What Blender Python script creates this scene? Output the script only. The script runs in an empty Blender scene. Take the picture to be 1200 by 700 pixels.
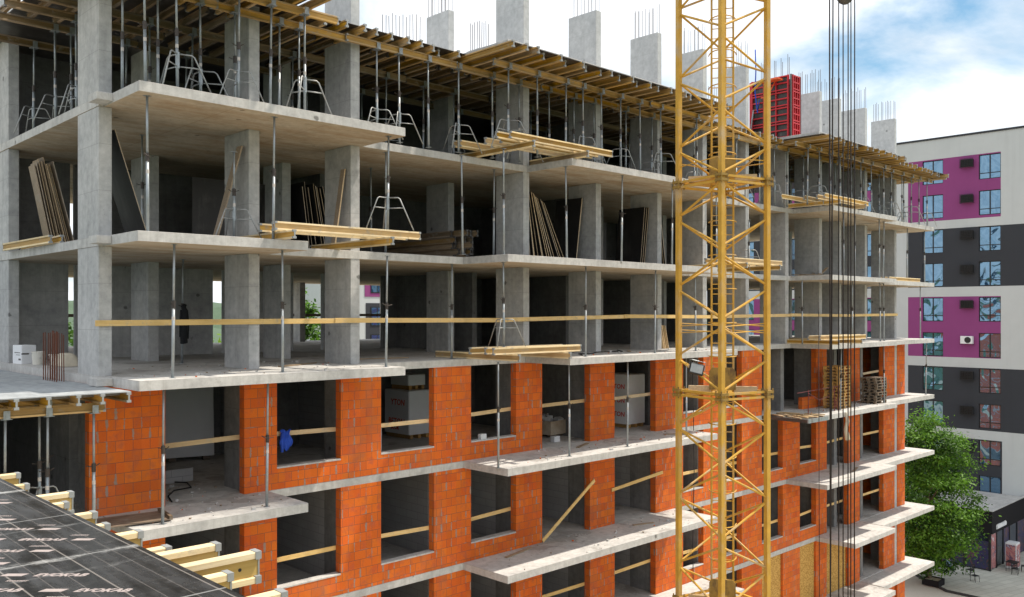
import bpy, bmesh, math, random
from mathutils import Vector, Matrix
random.seed(7)
SC = bpy.context.scene
COL = SC.collection
R = math.radians
# ------------------------------------------------------------------ camera
# X runs along the main facade, Y into the building, Z up; z = 0 is the floor with the long yellow rail
cam_d = bpy.data.cameras.new('Camera'); cam = bpy.data.objects.new('Camera', cam_d); COL.objects.link(cam)
cam.location = (-6.90, -20.15, 1.42)
cam.rotation_euler = (R(90), 0, R(-43.94))
cam_d.sensor_width = 36; cam_d.lens = 31.11; cam_d.shift_y = 17/1200
cam_d.clip_start = .05; cam_d.clip_end = 3000
SC.camera = cam
# ------------------------------------------------------------------ sky, sun, exposure
SUN = Vector((.50, -.22, 1.0)).normalized()
SUN_EL = math.asin(SUN.z); SUN_AZ = math.atan2(SUN.x, SUN.y)
W = bpy.data.worlds.new('World'); SC.world = W; W.use_nodes = True
nt = W.node_tree; nt.nodes.clear()
def N(t, typ, **kw):
    n = t.nodes.new(typ)
    for k, v in kw.items(): setattr(n, k, v)
    return n
sky = N(nt, 'ShaderNodeTexSky', sky_type='NISHITA', sun_disc=False, sun_elevation=SUN_EL, sun_rotation=SUN_AZ)
bg = N(nt, 'ShaderNodeBackground'); bg.inputs[1].default_value = .1
wo = N(nt, 'ShaderNodeOutputWorld')
tc = N(nt, 'ShaderNodeTexCoord')
sx = N(nt, 'ShaderNodeSeparateXYZ'); nt.links.new(tc.outputs['Generated'], sx.inputs[0])
ad = N(nt, 'ShaderNodeMath', operation='ADD'); ad.inputs[1].default_value = .22; nt.links.new(sx.outputs[2], ad.inputs[0])
mx_ = N(nt, 'ShaderNodeMath', operation='MAXIMUM'); mx_.inputs[1].default_value = .05; nt.links.new(ad.outputs[0], mx_.inputs[0])
dvx = N(nt, 'ShaderNodeMath', operation='DIVIDE'); nt.links.new(sx.outputs[0], dvx.inputs[0]); nt.links.new(mx_.outputs[0], dvx.inputs[1])
dvy = N(nt, 'ShaderNodeMath', operation='DIVIDE'); nt.links.new(sx.outputs[1], dvy.inputs[0]); nt.links.new(mx_.outputs[0], dvy.inputs[1])
cx = N(nt, 'ShaderNodeCombineXYZ'); nt.links.new(dvx.outputs[0], cx.inputs[0]); nt.links.new(dvy.outputs[0], cx.inputs[1]); cx.inputs[2].default_value = 9.4
cn = N(nt, 'ShaderNodeTexNoise'); cn.inputs['Scale'].default_value = 1.5; cn.inputs['Detail'].default_value = 9; cn.inputs['Roughness'].default_value = .56; cn.inputs['Distortion'].default_value = .5
nt.links.new(cx.outputs[0], cn.inputs['Vector'])
# the clearer part of the sky, over the right end of the street
dt = N(nt, 'ShaderNodeVectorMath', operation='DOT_PRODUCT'); nt.links.new(tc.outputs['Generated'], dt.inputs[0]); dt.inputs[1].default_value = Vector((.93, .30, .235)).normalized()
mr = N(nt, 'ShaderNodeMapRange'); nt.links.new(dt.outputs['Value'], mr.inputs[0])
for i, v in ((1, .968), (2, 1.0), (3, 0), (4, .058)): mr.inputs[i].default_value = v
sb = N(nt, 'ShaderNodeMath', operation='SUBTRACT'); nt.links.new(cn.outputs['Fac'], sb.inputs[0]); nt.links.new(mr.outputs[0], sb.inputs[1])
cr = N(nt, 'ShaderNodeValToRGB'); nt.links.new(sb.outputs[0], cr.inputs[0])
cr.color_ramp.elements[0].position = .25; cr.color_ramp.elements[0].color = (0, 0, 0, 1)
cr.color_ramp.elements[1].position = .46; cr.color_ramp.elements[1].color = (1, 1, 1, 1)
cn2 = N(nt, 'ShaderNodeTexNoise'); cn2.inputs['Scale'].default_value = 2.6; cn2.inputs['Detail'].default_value = 6; nt.links.new(cx.outputs[0], cn2.inputs['Vector'])
cr2 = N(nt, 'ShaderNodeValToRGB'); nt.links.new(cn2.outputs['Fac'], cr2.inputs[0])
cr2.color_ramp.elements[0].position = .32; cr2.color_ramp.elements[0].color = (6.3, 6.9, 7.5, 1)
cr2.color_ramp.elements[1].position = .6; cr2.color_ramp.elements[1].color = (9.2, 9.5, 9.9, 1)
mxs = N(nt, 'ShaderNodeMix', data_type='RGBA')
nt.links.new(cr.outputs[0], mxs.inputs[0]); tn = N(nt, 'ShaderNodeMix', data_type='RGBA', blend_type='MULTIPLY'); tn.inputs[0].default_value = 1; nt.links.new(sky.outputs[0], tn.inputs[6]); tn.inputs[7].default_value = (.75, 1.0, 1.0, 1); nt.links.new(tn.outputs[2], mxs.inputs[6]); nt.links.new(cr2.outputs[0], mxs.inputs[7])
nt.links.new(mxs.outputs[2], bg.inputs[0]); nt.links.new(bg.outputs[0], wo.inputs[0])
sun_d = bpy.data.lights.new('Sun', 'SUN'); sun = bpy.data.objects.new('Sun', sun_d); COL.objects.link(sun)
sun_d.energy = 4.2; sun_d.angle = R(1.5); sun_d.color = (1, .91, .78)
sun.rotation_euler = SUN.to_track_quat('Z', 'Y').to_euler(); sun.location = (0, -30, 60)
SC.view_settings.view_transform = 'Standard'; SC.view_settings.look = 'None'
SC.view_settings.exposure = .48; SC.view_settings.gamma = 1; SC.view_settings.use_curve_mapping = False

# ------------------------------------------------------------------ materials
MATS = {}
class G:
    """tiny node-graph helper"""
    def __init__(s, name, rough=.7, metal=0, spec=.5):
        s.m = bpy.data.materials.new(name); s.m.use_nodes = True; s.t = s.m.node_tree
        s.b = s.t.nodes['Principled BSDF']; s.b.inputs['Roughness'].default_value = rough; s.b.inputs['Metallic'].default_value = metal
        s.b.inputs['Specular IOR Level'].default_value = spec
    def n(s, typ, **kw): return N(s.t, typ, **kw)
    def l(s, a, b): s.t.links.new(a, b)
    def pos(s): return s.n('ShaderNodeNewGeometry').outputs['Position']
    def obj(s): return s.n('ShaderNodeTexCoord').outputs['Object']
    def mp(s, v, sc=(1, 1, 1), loc=(0, 0, 0), rot=(0, 0, 0)):
        q = s.n('ShaderNodeMapping'); s.l(v, q.inputs[0]); q.inputs[1].default_value = loc; q.inputs[2].default_value = rot; q.inputs[3].default_value = sc
        return q.outputs[0]
    def noise(s, v, sc, det=4, ro=.55, dist=0):
        q = s.n('ShaderNodeTexNoise'); s.l(v, q.inputs['Vector']); q.inputs['Scale'].default_value = sc; q.inputs['Detail'].default_value = det
        q.inputs['Roughness'].default_value = ro; q.inputs['Distortion'].default_value = dist
        return q.outputs['Fac']
    def ramp(s, f, p0, c0, p1, c1):
        q = s.n('ShaderNodeValToRGB'); s.l(f, q.inputs[0]); e = q.color_ramp.elements
        g = lambda c: (c, c, c, 1) if not hasattr(c, '__len__') else tuple(c)+(1,)
        e[0].position = p0; e[0].color = g(c0); e[1].position = p1; e[1].color = g(c1)
        return q.outputs[0]
    def mix(s, f, a, b, mode='MIX'):
        q = s.n('ShaderNodeMix', data_type='RGBA', blend_type=mode)
        for val, i in ((f, 0), (a, 6), (b, 7)):
            if hasattr(val, 'links') or hasattr(val, 'is_linked'): s.l(val, q.inputs[i])
            elif i == 0: q.inputs[0].default_value = val
            else: q.inputs[i].default_value = tuple(val)+(1,)
        return q.outputs[2]
    def math(s, op, a, b=None, c=None):
        q = s.n('ShaderNodeMath', operation=op)
        for i, v in enumerate((a, b, c)):
            if v is None: continue
            if hasattr(v, 'is_linked'): s.l(v, q.inputs[i])
            else: q.inputs[i].default_value = v
        return q.outputs[0]
    def rnd(s): return s.n('ShaderNodeObjectInfo').outputs['Random']
    def bump(s, h, st=.3, d=.02):
        q = s.n('ShaderNodeBump'); q.inputs['Strength'].default_value = st; q.inputs['Distance'].default_value = d
        s.l(h, q.inputs['Height']); s.l(q.outputs[0], s.b.inputs['Normal'])
    def col(s, c):
        if hasattr(c, 'is_linked'): s.l(c, s.b.inputs['Base Color'])
        else: s.b.inputs['Base Color'].default_value = tuple(c)+(1,)
    def done(s, key): MATS[key] = s.m; return s.m

def concrete(key, a, b, stain=(.16, .14, .12), joints=False, dirt=.38):
    g = G(key, .86, 0, .3); p = g.pos()
    n1 = g.noise(p, .7, 6, .62, .6); n2 = g.noise(p, 5, 8, .68); n3 = g.noise(g.mp(p, (4, 4, .22)), 1.6, 5); n4 = g.noise(p, 1.9, 7, .66, .8)
    c = g.mix(g.ramp(n1, .36, 0, .64, 1), a, b)
    c = g.mix(g.math('MULTIPLY', g.ramp(n3, .48, 0, .72, 1), dirt), c, stain)
    c = g.mix(g.math('MULTIPLY', g.ramp(n4, .52, 0, .7, 1), dirt*.5), c, [x*1.1 for x in stain])
    c = g.mix(.3, c, g.mix(g.ramp(n2, .3, 0, .7, 1), [x*.5 for x in a], [min(1, x*1.35) for x in b]))
    vo = g.n('ShaderNodeTexVoronoi'); g.l(p, vo.inputs['Vector']); vo.inputs['Scale'].default_value = 11
    pore = g.ramp(vo.outputs['Distance'], .04, 1, .10, 0)
    c = g.mix(g.math('MULTIPLY', pore, g.ramp(g.noise(p, 1.3, 2), .46, 0, .56, .7)), c, [x*.35 for x in stain])
    vo2 = g.n('ShaderNodeTexVoronoi'); g.l(p, vo2.inputs['Vector']); vo2.inputs['Scale'].default_value = 1.05
    hole = g.ramp(g.math('ADD', vo2.outputs['Distance'], g.math('MULTIPLY', g.noise(p, 14, 3), .1)), .1, .7, .13, 0)
    c = g.mix(hole, c, [x*.35 for x in stain])
    sp = g.n('ShaderNodeSeparateXYZ'); g.l(p, sp.inputs[0])
    if joints:   # plywood joints printed in the concrete
        for ax, w in ((0, 2.5), (1, 1.25)):
            f = g.math('FRACT', g.math('DIVIDE', sp.outputs[ax], w))
            c = g.mix(g.math('MULTIPLY', g.math('LESS_THAN', f, .014), .5), c, stain)
        w = g.noise(g.mp(p, (.6, 2.2, 1)), .9, 6, .62)
        c = g.mix(g.ramp(w, .42, 0, .72, .75), c, (.32, .20, .10))
    else:        # lift lines of the shutters, faint upright board lines
        f = g.math('FRACT', g.math('DIVIDE', g.math('ADD', g.math('ADD', sp.outputs[2], 31.5), g.math('MULTIPLY', n1, .03)), 1.05))
        c = g.mix(g.math('MULTIPLY', g.math('LESS_THAN', f, .012), .45), c, stain)
        f = g.math('FRACT', g.math('DIVIDE', g.math('ADD', sp.outputs[0], sp.outputs[1]), .28))
        c = g.mix(g.math('MULTIPLY', g.math('LESS_THAN', f, .03), g.ramp(n1, .45, 0, .6, .3)), c, stain)
    g.col(c); g.bump(n2, .3, .015); return g.done(key)
concrete('concrete', (.33, .335, .34), (.49, .485, .475), (.19, .185, .18))
concrete('concrete_slab', (.38, .375, .365), (.54, .53, .51), (.22, .2, .18))
concrete('concrete_shaded', (.15, .15, .15), (.24, .235, .23), (.08, .075, .07))  # darker copy of concrete, the shade of covered places put into the colour
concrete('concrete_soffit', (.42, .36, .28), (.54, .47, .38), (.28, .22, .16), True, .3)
concrete('concrete_new', (.40, .415, .43), (.50, .51, .52), (.30, .30, .30), False, .3)
concrete('deck_concrete', (.25, .27, .285), (.40, .42, .43), (.14, .15, .155), False, .6)
concrete('interior_shaded', (.11, .108, .105), (.18, .176, .17), (.06, .06, .06))  # inner walls, the gloom of the rooms painted into a low base colour

def bricks():
    g = G('orange_block', .85, 0, .25); p = g.pos()
    sp = g.n('ShaderNodeSeparateXYZ'); g.l(p, sp.inputs[0])
    X = g.math('ADD', sp.outputs[0], sp.outputs[1]); Z = g.math('ADD', sp.outputs[2], 63.0)
    cv = g.n('ShaderNodeCombineXYZ'); g.l(X, cv.inputs[0]); g.l(Z, cv.inputs[1])
    br = g.n('ShaderNodeTexBrick', offset=.5, offset_frequency=2); g.l(cv.outputs[0], br.inputs['Vector'])
    for k, v in (('Color1', (.72, .15, .014, 1)), ('Color2', (.52, .095, .012, 1)), ('Mortar', (.17, .085, .06, 1)), ('Scale', 1), ('Mortar Size', .0075), ('Mortar Smooth', .25), ('Bias', -.15), ('Brick Width', .39), ('Row Height', .248)):
        br.inputs[k].default_value = v
    row = g.math('FLOOR', g.math('DIVIDE', Z, .248))
    par = g.math('MODULO', row, 2)
    fx = g.math('FRACT', g.math('ADD', g.math('DIVIDE', X, .39), g.math('MULTIPLY', par, .5)))
    # smeared pale mortar in some of the vertical joints
    jag = g.math('MULTIPLY', g.math('SUBTRACT', g.noise(p, 18, 4), .38), .16)
    dist = g.math('MINIMUM', fx, g.math('SUBTRACT', 1, fx))
    vj = g.math('LESS_THAN', g.math('SUBTRACT', dist, jag), g.ramp(g.noise(p, 2.3, 2), .4, .004, .6, .06))
    bid = g.n('ShaderNodeTexWhiteNoise', noise_dimensions='2D'); cb = g.n('ShaderNodeCombineXYZ')
    g.l(row, cb.inputs[0]); g.l(g.math('FLOOR', g.math('ADD', g.math('ADD', g.math('DIVIDE', X, .39), g.math('MULTIPLY', par, .5)), .5)), cb.inputs[1]); g.l(cb.outputs[0], bid.inputs['Vector'])
    sel = g.math('GREATER_THAN', bid.outputs['Value'], .66)
    smear = g.math('MULTIPLY', vj, sel)
    hz = g.math('MULTIPLY', g.math('LESS_THAN', g.math('FRACT', g.math('DIVIDE', Z, .248)), .09), g.ramp(g.noise(p, 1.7, 5), .6, 0, .66, 1))
    smear = g.math('MAXIMUM', smear, hz)
    c = g.mix(g.ramp(g.noise(p, 4.5, 6), .52, 0, .7, .7), br.outputs['Color'], (.36, .10, .06))
    c = g.mix(.3, c, g.mix(g.noise(p, 30, 4), (.30, .055, .015), (.72, .17, .03)))
    wn = g.n('ShaderNodeTexWhiteNoise', noise_dimensions='2D'); cw = g.n('ShaderNodeCombineXYZ'); g.l(row, cw.inputs[0]); g.l(g.math('FLOOR', g.math('ADD', g.math('DIVIDE', X, .39), g.math('MULTIPLY', par, .5))), cw.inputs[1]); g.l(cw.outputs[0], wn.inputs['Vector'])
    hv = g.n('ShaderNodeHueSaturation'); g.l(c, hv.inputs['Color']); g.l(g.math('ADD', .94, g.math('MULTIPLY', wn.outputs['Value'], .11)), hv.inputs['Value']); g.l(g.math('ADD', .496, g.math('MULTIPLY', g.math('FRACT', g.math('MULTIPLY', wn.outputs['Value'], 9.7)), .008)), hv.inputs['Hue']); c = hv.outputs[0]
    c = g.mix(g.ramp(g.noise(g.mp(p, (1, 1, .35)), 1.1, 6, .65), .55, 0, .75, .35), c, (.30, .17, .11))
    c = g.mix(g.math('MULTIPLY', smear, .85), c, g.mix(g.noise(p, 9, 3), (.20, .155, .125), (.36, .30, .26)))
    g.col(c)
    gro = g.math('SUBTRACT', 1, br.outputs['Fac']); rib = g.math('SINE', g.math('MULTIPLY', X, 330))
    g.bump(g.math('ADD', g.math('ADD', gro, g.math('MULTIPLY', rib, .06)), g.math('MULTIPLY', smear, .3)), .5, .012)
    return g.done('brick')
bricks()
def blockwork():
    g = G('grey_block', .9, 0, .2); p = g.pos()
    sp = g.n('ShaderNodeSeparateXYZ'); g.l(p, sp.inputs[0])
    X = g.math('ADD', sp.outputs[0], sp.outputs[1]); cv = g.n('ShaderNodeCombineXYZ'); g.l(X, cv.inputs[0]); g.l(g.math('ADD', sp.outputs[2], 63), cv.inputs[1])
    br = g.n('ShaderNodeTexBrick', offset=.5); g.l(cv.outputs[0], br.inputs['Vector'])
    for k, v in (('Color1', (.42, .42, .43, 1)), ('Color2', (.36, .36, .37, 1)), ('Mortar', (.2, .2, .2, 1)), ('Scale', 1), ('Mortar Size', .008), ('Brick Width', .6), ('Row Height', .25)): br.inputs[k].default_value = v
    g.col(g.mix(g.noise(p, 2, 4), br.outputs['Color'], (.3, .3, .3))); return g.done('blockwork')
blockwork()
def wood(key, a, b, lo=.72, hi=.5, sat=.25, rough=.65):
    g = G(key, rough, 0, .3); o = g.obj(); r = g.rnd()
    cv = g.n('ShaderNodeCombineXYZ'); g.l(g.math('MULTIPLY', r, 37.), cv.inputs[0]); g.l(g.math('MULTIPLY', r, 11.), cv.inputs[1])
    va = g.n('ShaderNodeVectorMath', operation='ADD'); g.l(o, va.inputs[0]); g.l(cv.outputs[0], va.inputs[1])
    n1 = g.noise(g.mp(va.outputs[0], (1.2, 26, 26)), 1, 6, .6, .6); n2 = g.noise(va.outputs[0], 1.5, 4)
    c = g.mix(g.ramp(n1, .3, 0, .72, 1), a, b)
    c = g.mix(g.ramp(n2, .5, 0, .8, .6), c, [x*.5 for x in a])
    hs = g.n('ShaderNodeHueSaturation'); g.l(c, hs.inputs['Color']); g.l(g.math('ADD', lo, g.math('MULTIPLY', r, hi)), hs.inputs['Value']); g.l(g.math('SUBTRACT', 1.05, g.math('MULTIPLY', g.math('FRACT', g.math('MULTIPLY', r, 7.3)), sat)), hs.inputs['Saturation'])
    g.col(g.mix(g.ramp(g.noise(va.outputs[0], 3.3, 7, .7), .56, 0, .68, .6), hs.outputs[0], (.30, .28, .25))); g.bump(n1, .2, .004); return g.done(key)
wood('timber', (.50, .34, .17), (.70, .52, .29))
wood('rail_timber', (.66, .43, .16), (.80, .57, .26), .88, .25, .1)
wood('beam_web', (.42, .22, .025), (.60, .34, .04), .55, .6, .4)
wood('beam_flange', (.42, .25, .075), (.58, .37, .12), .55, .6, .4)
wood('fresh_web', (.46, .30, .085), (.60, .41, .14), .85, .25, .2)
wood('fresh_flange', (.66, .50, .27), (.80, .65, .40), .85, .25, .15)
wood('dark_web', (.17, .105, .04), (.28, .18, .07), .6, .7, .5)  # darker timber for the inner and stored beams
wood('dark_flange', (.20, .13, .07), (.32, .22, .12), .6, .7, .5)
wood('weathered_timber', (.22, .16, .10), (.36, .27, .18))
wood('old_timber', (.12, .085, .055), (.22, .16, .11))
wood('pallet_timber', (.46, .25, .07), (.68, .42, .15), .7, .5, .1)
wood('ply_edge', (.46, .33, .18), (.64, .48, .30), .6, .6, .5)
def simple(key, c, rough=.6, metal=0, var=.25, sc=6, spec=.5, dirt=None):
    g = G(key, rough, metal, spec); o = g.obj()
    n1 = g.noise(o, sc, 5)
    cc = g.mix(n1, [x*(1-var) for x in c], [min(1, x*(1+var)) for x in c])
    if dirt: cc = g.mix(g.ramp(g.noise(g.mp(o, (1, 1, .5)), sc*.5, 6, .65), .52, 0, .68, dirt[1]), cc, dirt[0])
    g.col(cc); g.bump(n1, .08, .005); return g.done(key)
simple('steel', (.30, .33, .35), .45, .5, .3, 9, .5, ((.16, .14, .12), .75))
simple('steel_dark', (.10, .095, .09), .5, .6, .3, 9)
simple('steel_white', (.33, .34, .34), .5, .4, .25, 9, .5, ((.22, .16, .12), .7))
simple('collar', (.06, .05, .045), .55, .5, .3)
simple('sticker', (.5, .46, .43), .5, 0, .06)
simple('red_sticker', (.65, .12, .08), .5, 0, .1)
simple('cap_grey', (.30, .31, .31), .5, .3, .25, 14)
simple('crane_yellow', (.55, .315, .05), .6, 0, .28, 3.5, .3, ((.48, .36, .22), .95))
simple('crane_dirty', (.30, .19, .05), .65, .1, .4, 8, .3, ((.10, .06, .035), .85))
simple('rust', (.16, .055, .03), .85, .2, .4, 12)
simple('rebar', (.14, .12, .12), .7, .5, .4, 12)
simple('red_paint', (.48, .02, .03), .5, 0, .25, 5, .4, ((.25, .05, .05), .5))
simple('orange_paint', (.70, .12, .03), .5, 0, .2)
simple('red_rail', (.13, .012, .015), .5, 0, .2)
simple('film_dark', (.03, .026, .024), .38, 0, .5, 3, .5, ((.14, .13, .12), .6))
simple('film_grey', (.018, .017, .017), .6, 0, .4, 2, .25, ((.05, .048, .045), .7))
simple('black', (.012, .012, .013), .6, 0, .2)
simple('blue_cloth', (.012, .06, .42), .85, 0, .35, 12)
simple('black_cloth', (.008, .009, .012), .9, 0, .3, 12)
simple('white_wrap', (.74, .75, .76), .28, 0, .06, 5)
simple('red_print', (.62, .06, .04), .5, 0, .1)
simple('white_plastic', (.72, .73, .75), .4, 0, .06)
simple('bucket_plastic', (.60, .58, .52), .5, 0, .1)
simple('white_board', (.58, .59, .60), .5, 0, .08, 2)
simple('rope', (.022, .016, .016), .7, .2, .3)
simple('print', (.32, .27, .255), .6, 0, .25, 20)
simple('skin', (.5, .3, .22), .6)
simple('sand_sack', (.55, .5, .4), .9)
simple('yellow_trim', (.6, .42, .08), .7)
def osb():
    g = G('osb', .8, 0, .2); p = g.pos(); vo = g.n('ShaderNodeTexVoronoi'); g.l(g.mp(p, (14, 14, 26), (0, 0, 0), (.5, .6, .3)), vo.inputs['Vector']); vo.inputs['Scale'].default_value = 1.2
    g.col(g.mix(g.ramp(vo.outputs['Color'], .2, 0, .8, 1), (.34, .18, .04), (.60, .37, .11))); return g.done('osb')
osb()
def film_deck():
    g = G('film_faced_plywood', .4, 0, .5); p = g.pos()
    sp = g.n('ShaderNodeSeparateXYZ'); g.l(p, sp.inputs[0])
    n1 = g.noise(g.mp(p, (6, 1.3, 1), (0, 0, 0), (0, 0, .3)), 1.2, 7, .62); n2 = g.noise(p, 9, 6, .6)
    c = g.mix(g.ramp(n1, .4, 0, .75, 1), (.012, .012, .013), (.05, .051, .054))
    c = g.mix(g.ramp(n2, .56, 0, .74, .35), c, (.12, .12, .12))
    wob = g.math('MULTIPLY', g.math('SUBTRACT', g.noise(p, 3.5, 5), .5), .16)
    dust = g.math('SUBTRACT', 1, 0)
    def line(ax, off, per, w, amt, colr, wo_=None):
        nonlocal c
        v = g.math('ADD', sp.outputs[ax], off)
        if wo_: v = g.math('ADD', v, wo_)
        f = g.math('FRACT', g.math('DIVIDE', v, per)); d = g.math('MULTIPLY', g.math('MINIMUM', f, g.math('SUBTRACT', 1, f)), per)
        q = g.ramp(d, w*.5, amt, w, 0)
        if wo_: q = g.math('MULTIPLY', q, g.ramp(g.noise(p, 3.2, 6, .75), .42, .05, .62, 1))
        c = g.mix(q, c, colr)
    line(0, 5.07+39, .13, .0035, .6, (.20, .18, .17)); line(0, 5.07+39, .39, .0065, .5, (.30, .27, .25))
    line(1, 14.27+25, .2083, .004, .22, (.2, .19, .18))
    line(1, 14.27+25, 1.25, .01, .55, (.4, .4, .4))                                        # board joints
    line(1, 14.27+25, 2.5, .05, .8, (.5, .5, .49), wob)                                   # cement dust along them
    line(1, 14.62+25, 1.25, .03, .25, (.4, .4, .4), wob)
    g.col(c); g.l(g.ramp(n1, .3, .16, .8, .4), g.b.inputs['Roughness']); g.bump(n2, .05, .004); return g.done('film_deck')
film_deck()
def render_wall(key, c, v=.07):
    g = G(key, .9, 0, .2); p = g.pos(); n = g.noise(p, .5, 5, .6); s = g.noise(g.mp(p, (3, 3, .12)), .8, 4)
    cc = g.mix(n, [x*(1-v) for x in c], [min(1, x*(1+v)) for x in c]); cc = g.mix(g.ramp(s, .55, 0, .8, .22), cc, [x*.7 for x in c])
    g.col(cc); g.bump(g.noise(p, 40, 3), .15, .01); return g.done(key)
render_wall('white_render', (.50, .525, .53), .1); render_wall('purple_render', (.25, .06, .19), .1); render_wall('dark_render', (.045, .048, .056)); render_wall('black_render', (.016, .015, .017))
def glass(key, c, dist, ior=1.9):
    g = G(key, .03, 0, 1.0); p = g.pos(); g.col(c); n = g.noise(g.mp(p, (.3, .75, .55)), 1.0, 0, .5, 1.2); g.bump(n, 1, dist)
    g.b.inputs['IOR'].default_value = ior; g.b.inputs['Specular Tint'].default_value = (.5, .78, 1, 1); return g.done(key)
glass('window_glass', (.02, .06, .13), .07, 2.3)
glass('shop_glass', (.02, .02, .035), .02, 1.5)
def ground_mat(key, a, b, tile=None, line=(.2, .2, .2)):
    g = G(key, .9, 0, .2); p = g.pos(); c = g.mix(g.noise(p, .25, 6, .6), a, b); c = g.mix(.25, c, g.mix(g.noise(p, 12, 4), [x*.6 for x in a], [x*1.3 for x in b]))
    if tile:
        br = g.n('ShaderNodeTexBrick', offset=.5); g.l(g.mp(p, (1, 1, 1), (0, 0, 0), (0, 0, .25)), br.inputs['Vector'])
        for k, v in (('Scale', 1), ('Brick Width', tile[0]), ('Row Height', tile[1]), ('Mortar Size', .02), ('Color1', (1, 1, 1, 1)), ('Color2', (.86, .86, .86, 1)), ('Mortar', (.62, .62, .6, 1))): br.inputs[k].default_value = v
        c = g.mix(1, c, br.outputs['Color'], 'MULTIPLY')
    g.col(c); return g.done(key)
ground_mat('dirt', (.38, .32, .24), (.50, .44, .34)); ground_mat('paving', (.46, .46, .41), (.60, .59, .52), (1.2, .6)); ground_mat('pale_concrete', (.48, .46, .40), (.60, .57, .50)); ground_mat('asphalt', (.045, .045, .046), (.06, .06, .06)); ground_mat('far_green', (.05, .09, .035), (.09, .13, .05)); ground_mat('hill_green', (.05, .09, .06), (.10, .14, .09))  # dirt: site ground paled to sand to add warm bounce light on the soffits
def leaves(key, a, b):
    g = G(key, .55, 0, .3); p = g.pos(); c = g.mix(g.ramp(g.noise(p, 1.3, 4), .35, 0, .65, 1), a, b); c = g.mix(g.rnd(), c, c); g.col(c)
    g.b.inputs['Transmission Weight'].default_value = 0
    tr = g.n('ShaderNodeBsdfTranslucent'); tr.inputs[0].default_value = (b[0]*1.3, b[1]*1.4, b[2], 1); ms = g.n('ShaderNodeMixShader'); ms.inputs[0].default_value = .3
    out = g.t.nodes['Material Output']; g.l(g.b.outputs[0], ms.inputs[1]); g.l(tr.outputs[0], ms.inputs[2]); g.l(ms.outputs[0], out.inputs[0]); return g.done(key)
leaves('leaf', (.065, .155, .014), (.12, .245, .028)); leaves('leaf_dark', (.025, .07, .01), (.055, .125, .018)); leaves('leaf_lime', (.12, .22, .02), (.2, .3, .04))
def poster(key, cols):
    g = G(key, .4); p = g.pos(); vo = g.n('ShaderNodeTexNoise'); g.l(p, vo.inputs['Vector']); vo.inputs['Scale'].default_value = 1.6; vo.inputs['Detail'].default_value = 3; vo.inputs['Distortion'].default_value = 1.5
    q = g.n('ShaderNodeValToRGB'); g.l(vo.outputs['Fac'], q.inputs[0]); e = q.color_ramp.elements
    e[0].position = .3; e[0].color = cols[0]+(1,); e[1].position = .72; e[1].color = cols[-1]+(1,)
    for i, c in enumerate(cols[1:-1]): x = e.new(.3+.42*(i+1)/(len(cols)-1)); x.color = c+(1,)
    g.col(q.outputs[0]); return g.done(key)
poster('poster_purple', [(.02, .015, .06), (.05, .03, .12), (.02, .04, .07), (.16, .06, .06), (.03, .05, .16)])
poster('poster_pink', [(.75, .75, .78), (.35, .10, .12), (.55, .25, .22), (.08, .05, .12), (.7, .7, .75)])

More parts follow.
